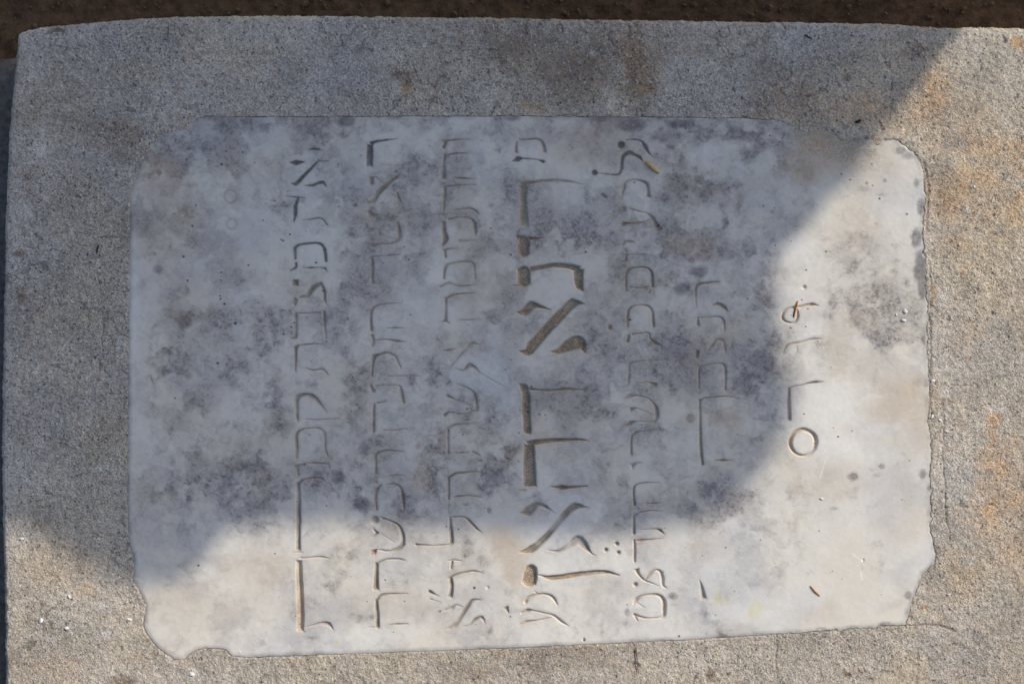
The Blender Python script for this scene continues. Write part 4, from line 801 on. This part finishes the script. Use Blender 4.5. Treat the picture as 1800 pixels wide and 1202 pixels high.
qs = sdC.ravel()[QC2.clip(0, sdC.size - 1)[:, 0]]; qx = CX.ravel()[QC2.clip(0, sdC.size - 1)[:, 0]]; qy = CY.ravel()[QC2.clip(0, sdC.size - 1)[:, 0]]
isside = (QC2 >= sdC.size).any(1)
wid = np.where(qx > 1590, 27 + 5 * np.sin(qy / 37), np.where((qx > 1375) & (qy < 262), 22, np.where((qx < 420) & (qy > 1040), 14, 4)))
seam = (~isside) & (qs > -wid)
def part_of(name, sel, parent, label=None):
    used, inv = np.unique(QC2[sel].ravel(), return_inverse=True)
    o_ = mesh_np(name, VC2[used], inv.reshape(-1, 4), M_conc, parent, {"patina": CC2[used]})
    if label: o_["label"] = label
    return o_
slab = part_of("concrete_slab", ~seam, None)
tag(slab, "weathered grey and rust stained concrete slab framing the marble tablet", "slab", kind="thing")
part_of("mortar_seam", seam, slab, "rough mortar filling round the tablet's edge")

# ------------------------------------------------------------------ ground
GZ = -SLAB_T + 0.004
def soil_sheet():
    # fine near the slab, coarse to the horizon
    def axis(a, b, step, far):
        near = np.arange(a, b + 1e-6, step)
        lo = a - np.array([0.05, 0.15, 0.4, 1, 2.5, 6, 15, 40, far])[::-1]
        hi = b + np.array([0.05, 0.15, 0.4, 1, 2.5, 6, 15, 40, far])
        return np.concatenate([lo, near, hi])
    ax = axis(-0.62, 1.0, 0.004, 120); ay = axis(-0.1, 0.48, 0.004, 120)
    GX, GY = np.meshgrid(ax.astype(np.float32), ay.astype(np.float32))
    px = GX / S; py = GY / S
    z = 6 * fbm(px * 0.5, py * 2.2, 90, 501, 4) + 2.2 * fbm(px, py, 30, 511, 3)
    fall = np.exp(-np.maximum(0, np.hypot(GX, GY) - 1) * 0.8)
    V_ = np.stack([GX.ravel(), GY.ravel(), (GZ + z * S * fall).ravel()], 1)
    n_, m_ = GX.shape
    id_ = np.arange(n_ * m_, dtype=np.int32).reshape(n_, m_)
    Q_ = np.stack([id_[:-1, :-1], id_[:-1, 1:], id_[1:, 1:], id_[1:, :-1]], -1).reshape(-1, 4)
    return mesh_np("ground", V_, Q_, M_soil)
tag(soil_sheet(), "dark brown bare soil around the slab", kind="structure")

def lump(name, loc, size, mat, parent=None, seed=0, sub=2, flat=1.0, rot=0.0, jag=0.22):
    bm = bmesh.new(); bmesh.ops.create_icosphere(bm, subdivisions=sub, radius=1.0)
    r = random.Random(seed)
    for v_ in bm.verts:
        k = 1 + r.uniform(-jag, jag)
        v_.co = Vector((v_.co.x * size[0] * k, v_.co.y * size[1] * k, v_.co.z * size[2] * k * flat))
    me = bpy.data.meshes.new(name); bm.to_mesh(me); bm.free(); me.materials.append(mat)
    o = bpy.data.objects.new(name, me); C.objects.link(o); o.location = loc; o.rotation_euler = (0, 0, rot)
    if parent: o.parent = parent
    return o

# crumbs of soil lying on the ground: one uncountable lot
bm = bmesh.new(); rr = random.Random(3)
for _ in range(2200):
    x = rr.uniform(-0.56, 0.62); y = rr.uniform(0.295, 0.42)
    if rr.random() < 0.12: x = rr.uniform(-0.56, -0.455); y = rr.uniform(-0.4, 0.4)
    s_ = 0.0007 + rr.expovariate(1 / 0.0007)
    s_ = min(s_, 0.005)
    m4 = Matrix.Translation((x, y, GZ + 0.0015 + s_ * .2)) @ Matrix.Rotation(rr.uniform(0, 6.28), 4, 'Z') @ Matrix.Diagonal((s_, s_ * rr.uniform(.5, 1), s_ * .7, 1))
    bmesh.ops.create_icosphere(bm, subdivisions=1, radius=1.0, matrix=m4)
me = bpy.data.meshes.new("soil_crumbs"); bm.to_mesh(me); bm.free(); me.materials.append(M_crumb)
o = bpy.data.objects.new("soil_crumbs", me); C.objects.link(o)
tag(o, "loose crumbs of brown soil strewn on the ground", "soil crumbs", kind="stuff")

# old footing stone showing past the slab's left edge, lower down
def footing():
    n_, m_ = 60, 14
    a_ = np.linspace(-0.62, 0.262, n_); b_ = np.linspace(-0.56, -0.36, m_)
    Bx, By = np.meshgrid(b_.astype(np.float32), a_.astype(np.float32))
    z = 2.5 * fbm(Bx / S, By / S, 40, 601, 3) + 1.5 * fbm(Bx / S, By / S, 120, 611, 2)
    edge = np.minimum(Bx - b_[0], a_[-1] - By)
    By2 = By + (0.004 * vnoise(Bx / S, By * 0, 40, 621))
    top = -0.055 + z * S - 0.01 * sstep(0.01, 0, edge)
    V_ = np.stack([Bx.ravel(), By2.ravel(), top.ravel()], 1)
    id_ = np.arange(n_ * m_, dtype=np.int32).reshape(n_, m_)
    Q_ = np.stack([id_[:-1, :-1], id_[:-1, 1:], id_[1:, 1:], id_[1:, :-1]], -1).reshape(-1, 4)
    ring_ = np.concatenate([id_[0, :], id_[1:, -1], id_[-1, -2::-1], id_[-2:0:-1, 0]])
    low = V_[ring_].copy(); low[:, 2] = GZ - 0.02
    ids = np.arange(len(V_), len(V_) + len(ring_), dtype=np.int32)
    Q2 = np.stack([ring_, ids, np.roll(ids, -1), np.roll(ring_, -1)], 1)
    return mesh_np("footing_stone", np.concatenate([V_, low]), np.concatenate([Q_, Q2]), M_foot)
tag(footing(), "rough grey footing stone showing low down past the slab's left edge", "footing stone")

# ------------------------------------------------------------------ small things lying about
zt = 0.0006
def sliver(name, pts, r, mat, label, cat, group=None, base_z=zt, segs=6):
    """a tapering needle or twig along pixel points (x, y, lift in mm)"""
    P = [Vector((WX(p[0]), WY(p[1]), base_z + p[2] * 0.001 + r * 0.6)) for p in pts]
    bm = bmesh.new(); rings = []
    # refine
    PP = []
    for a_, b_ in zip(P[:-1], P[1:]):
        for t in (0, .33, .66): PP.append(a_.lerp(b_, t))
    PP.append(P[-1])
    for i, p in enumerate(PP):
        d = (PP[min(i + 1, len(PP) - 1)] - PP[max(i - 1, 0)]).normalized()
        n_ = d.cross(Vector((0, 0, 1))).normalized(); b_ = n_.cross(d)
        t = i / (len(PP) - 1)
        rad = r * (0.45 + 0.75 * math.sin(math.pi * (0.12 + 0.8 * t))) * random.uniform(.88, 1.12)
        rings.append([bm.verts.new(p + (n_ * math.cos(k * 2 * math.pi / segs) + b_ * math.sin(k * 2 * math.pi / segs)) * rad) for k in range(segs)])
    for r0, r1 in zip(rings[:-1], rings[1:]):
        for k in range(segs): bm.faces.new((r0[k], r0[(k + 1) % segs], r1[(k + 1) % segs], r1[k]))
    bm.faces.new(rings[0][::-1]); bm.faces.new(rings[-1])
    bmesh.ops.recalc_face_normals(bm, faces=bm.faces)
    me = bpy.data.meshes.new(name); bm.to_mesh(me); bm.free(); me.materials.append(mat)
    for pl in me.polygons: pl.use_smooth = True
    o = bpy.data.objects.new(name, me); C.objects.link(o)
    return tag(o, label, cat, group)

sliver("pine_needle", [(1424,1029,0),(1432,1038,.4),(1441,1047,0)], 0.00065, M_orange, "short orange needle lying alone on the pale lower right of the marble", "pine needle", "dry bits on the marble")
sliver("pine_needle", [(1402,529,0.8),(1399,542,.5),(1395,558,0)], 0.0007, M_orange, "reddish brown needle lying across the engraved numeral nine", "pine needle", "dry bits on the marble")
sliver("pine_needle", [(1400,534,0.6),(1397,547,.3),(1394,556,0)], 0.0006, M_dark, "dark thin needle beside the reddish one on the engraved nine", "pine needle", "dry bits on the marble")
sliver("straw_bit", [(1134,285,0),(1146,296,.6),(1158,305,0)], 0.0013, M_straw, "yellow bit of straw at the end of an engraved lamed near the top", "straw", "dry bits on the marble")
sliver("twig", [(1413,62,0),(1420,66,.5),(1427,70,0)], 0.0006, M_dark, "thin dark twig on the shaded concrete near the slab's top edge", "twig", base_z=0.0012)
sliver("seed", [(1503,216,0),(1508,214,.3),(1513,212,0)], 0.0011, M_dark, "black seed on the concrete just above the marble's upper right corner", "seed", base_z=0.001)
sliver("twig", [(174,431,0),(172,438,.3),(171,446,0)], 0.0007, M_dark, "tiny dark twig on the concrete left of the marble", "twig", base_z=0.001)
sliver("dry_stalk", [(1118,1136,.2),(1120,1158,.5),(1122,1182,0)], 0.00045, M_brown, "long thin brown stalk on the lit concrete below the marble", "stalk", base_z=0.0012)
sliver("dry_stalk", [(289,-6,1),(290,8,2),(290,22,1)], 0.0005, M_brown, "thin upright stalk on the soil above the slab's left part", "stalk", base_z=GZ + 0.003)
sliver("dry_stalk", [(413,203,0),(417,198,.4),(421,195,0)], 0.0003, M_straw, "hair thin straw on the shaded concrete by the marble's top edge", "stalk", base_z=0.0012)

PB = [(1637,484,2.4,"white chip in the joint at the marble's right edge, uppermost of four"),
 (1639,669,4.2,"white chip in the joint midway down the marble's right edge"),
 (1638,732,4.4,"larger of two white chips close together right of the marble"),
 (1652,738,3.4,"smaller of two white chips close together right of the marble"),
 (1712,329,2.6,"white chip on the orange stained concrete at the upper right"),
 (1591,547,5.0,"white fleck at the top of the cluster on the marble's grey patch"),
 (1575,553,3.0,"white fleck left in the cluster on the marble's grey patch"),
 (1588,563,5.2,"largest white fleck low in the cluster on the marble's grey patch"),
 (1444,876,3.6,"white fleck alone on the lit marble below the engraved circle"),
 (123,1048,4.2,"white chip on the lit concrete at the lower left, left of the marble's corner"),
 (73,1090,7.5,"large pale pebble set in the lit concrete at the lower left"),
 (118,1103,4.4,"elongated white chip right of the large pale pebble"),
 (228,1088,4.4,"thin white chip beside the marble's lower left corner"),
 (39,946,6.0,"pale flat flake on the concrete near the slab's left edge"),
 (338,1184,7.0,"dull whitish pebble in the concrete below the marble's lower left"),
 (987,564,3.4,"upper white grain in the sand of the large engraved alef"),
 (977,571,3.6,"lower white grain in the sand of the large engraved alef"),
 (879,603,2.4,"tiny white grain on the marble left of the large alef"),
 (922,9,3.2,"small bluish white chip on the soil above the slab"),
 (1525,22,3.0,"small pale chip on the soil at the upper right"),
 (1446,611,2.6,"white speck right of the engraved numerals"),
 (1656,1115,2.6,"white speck on the concrete under the marble's lower right corner"),
 (1668,1044,4.0,"pale flake on the concrete right of the marble's lower corner"),
 (422,1184-40+0,2.6,"white speck on concrete just below the mortar bump")]
rp = random.Random(12)
rq = random.Random(40)
for k_ in range(16):
    x_ = rq.uniform(40, 1790); yy = rq.uniform(2, 28); q0 = rq.uniform(.0004, .0010)
    o = lump("soil_chip", (WX(x_), WY(yy), GZ + 0.0035), (q0 * 1.4, q0 * .8, q0 * .6), M_white if k_ % 2 else M_brown, seed=100 + k_, sub=1, rot=rq.uniform(0, 3.1))
    tag(o, "tiny whitish chip scattered on the dark soil beyond the slab" if k_ % 2 else "tiny brown crumb of bark on the dark soil beyond the slab", "chip", "whitish chips on the soil" if k_ % 2 else "bark crumbs on the soil")
for i, (x, y, s_, lab) in enumerate(PB):
    z0 = 0.0009 if not (y < 30) else GZ + 0.004
    if 970 < x < 990 and 560 < y < 575: z0 = -0.0022
    ll = s_ * S * (.8 if 'fleck' in lab or 'chip' in lab else .55)
    o = lump("pebble", (WX(x), WY(y), z0 + ll * .1), (ll * 1.15, ll * rp.uniform(.6, .9), ll * .55), M_white, seed=i, sub=2, rot=rp.uniform(0, 3.1))
    tag(o, lab, "pebble", "white chips and grains")

# ------------------------------------------------------------------ unseen tree, added and shaped to cast the shade across the slab
# shade outline on the slab (pixels); the crown stands unseen towards the sun, its leaves placed to cast this outline
SH = [(-900,925),(-60,915),(30,918),(90,945),(150,985),(215,1015),(275,1030),(330,1008),(368,962),(405,925),(470,918),(640,915),(780,928),(900,935),(1080,935),(1200,925),(1270,890),(1335,835),(1372,770),
      (1385,700),(1368,640),(1355,560),(1350,490),(1372,440),(1430,390),(1490,300),(1550,225),(1610,150),(1665,75),(1730,0),(2100,-120),(3000,-500),(3300,-1500),(2400,-2300),(600,-2000),(-900,-1200)]
sd_poly = np.array(SH, np.float32)
def added_crown():
    r = np.random.default_rng(21)
    N = 90000
    px = r.uniform(-900, 3300, N).astype(np.float32); py = r.uniform(-2300, 1040, N).astype(np.float32)
    d = poly_sdf(SH, px, py)
    lim = 9 + 5 * fbm(px, py, 70, 701, 2)
    # thick inside, still dense at the rim
    keepm = d > lim
    prob = np.where(d < 220, 1.0, 0.42)
    keepm &= r.uniform(0, 1, N) < prob
    keepm &= d > 45
    px, py, d = px[keepm], py[keepm], d[keepm]
    # a second helping right along the rim in view
    N2 = 110000
    qx = r.uniform(-100, 1800, N2).astype(np.float32); qy = r.uniform(-20, 1040, N2).astype(np.float32)
    d2 = poly_sdf(SH, qx, qy)
    k2 = (d2 > 8 + 5 * fbm(qx, qy, 70, 701, 2)) & (d2 < 75)
    px = np.concatenate([px, qx[k2]]); py = np.concatenate([py, qy[k2]]); d = np.concatenate([d, d2[k2]])
    n = len(px)
    near = np.clip((px - 1250) / 350, 0, 1) * np.clip((520 - py) / 300, 0, 1)
    t = 2.35 - 0.95 * near + r.uniform(-1, 1, n) * np.clip(0.08 + d * 0.0006, 0.08, 0.5)
    sv = np.array(sun_vec)
    cen = np.stack([(px - 900) * S, (601 - py) * S, np.zeros(n)], 1) + sv[None] * t[:, None]
    L = np.where(d < 40, 0.009, np.where(d < 140, 0.019, 0.036)) * r.uniform(.8, 1.2, n)
    # each leaf: a folded, pointed blade of four triangles facing roughly up
    nrm = sv[None] + r.normal(0, 0.35, (n, 3)); nrm /= np.linalg.norm(nrm, axis=1)[:, None]
    t1 = np.cross(nrm, r.normal(0, 1, (n, 3))); t1 /= np.linalg.norm(t1, axis=1)[:, None]
    t2 = np.cross(nrm, t1)
    w_ = L * 0.42
    v0 = cen - t1 * L[:, None]; v1 = cen + t2 * w_[:, None]; v2 = cen + t1 * L[:, None]; v3 = cen - t2 * w_[:, None]
    V_ = np.stack([v0 - nrm * (L * 0.12)[:, None], v1, v2 - nrm * (L * 0.12)[:, None], v3], 1).reshape(-1, 3)
    b = np.arange(n, dtype=np.int32)[:, None] * 4
    Q_ = np.stack([b + [[0, 1, 2]], b + [[0, 2, 3]]], 1).reshape(-1, 3)
    return V_, Q_, cen
cv, cq, cen = added_crown()
root = bpy.data.objects.new("added_shade_tree", None); C.objects.link(root)
cmid = cen.mean(0)
base_pt = Vector((cmid[0] + 0.5, cmid[1] + 0.6, GZ))
root.location = base_pt
tag(root, "added leafy green tree outside the picture, shaped to cast the shade over the slab", "tree")
co = mesh_np("added_crown", cv - np.array(base_pt), cq, M_leaf, root, smooth=False); co["kind"] = "stuff"
bm = bmesh.new()
def limb(a_, b_, ra, rb, segs=10, n_=6, wob=0.05):
    prev = None; rr_ = random.Random(int(a_.x * 100) + int(b_.y * 77))
    for i in range(n_ + 1):
        t = i / n_; p = a_.lerp(b_, t)
        if 0 < i < n_: p += Vector((rr_.uniform(-1, 1), rr_.uniform(-1, 1), 0)) * wob
        d = (b_ - a_).normalized(); u = d.cross(Vector((0.3, 1, 0.1))).normalized(); v_ = d.cross(u)
        rad = ra + (rb - ra) * t
        ring_ = [bm.verts.new(p + (u * math.cos(k * 6.2832 / segs) + v_ * math.sin(k * 6.2832 / segs)) * rad) for k in range(segs)]
        if prev:
            for k in range(segs): bm.faces.new((prev[k], prev[(k + 1) % segs], ring_[(k + 1) % segs], ring_[k]))
        prev = ring_
top = Vector((0, 0, 1.25))
limb(Vector((0, 0, -0.05)), top, 0.10, 0.07)
for k in range(9):
    c_ = Vector(cen[(k * 9973) % len(cen)]) - base_pt
    limb(top - Vector((0, 0, 0.1)), top.lerp(c_, 0.85), 0.045, 0.012, 7, 5, 0.03)
bmesh.ops.recalc_face_normals(bm, faces=bm.faces)
me = bpy.data.meshes.new("added_trunk"); bm.to_mesh(me); bm.free(); me.materials.append(M_bark)
for pl in me.polygons: pl.use_smooth = True
o = bpy.data.objects.new("added_trunk", me); C.objects.link(o); o.parent = root
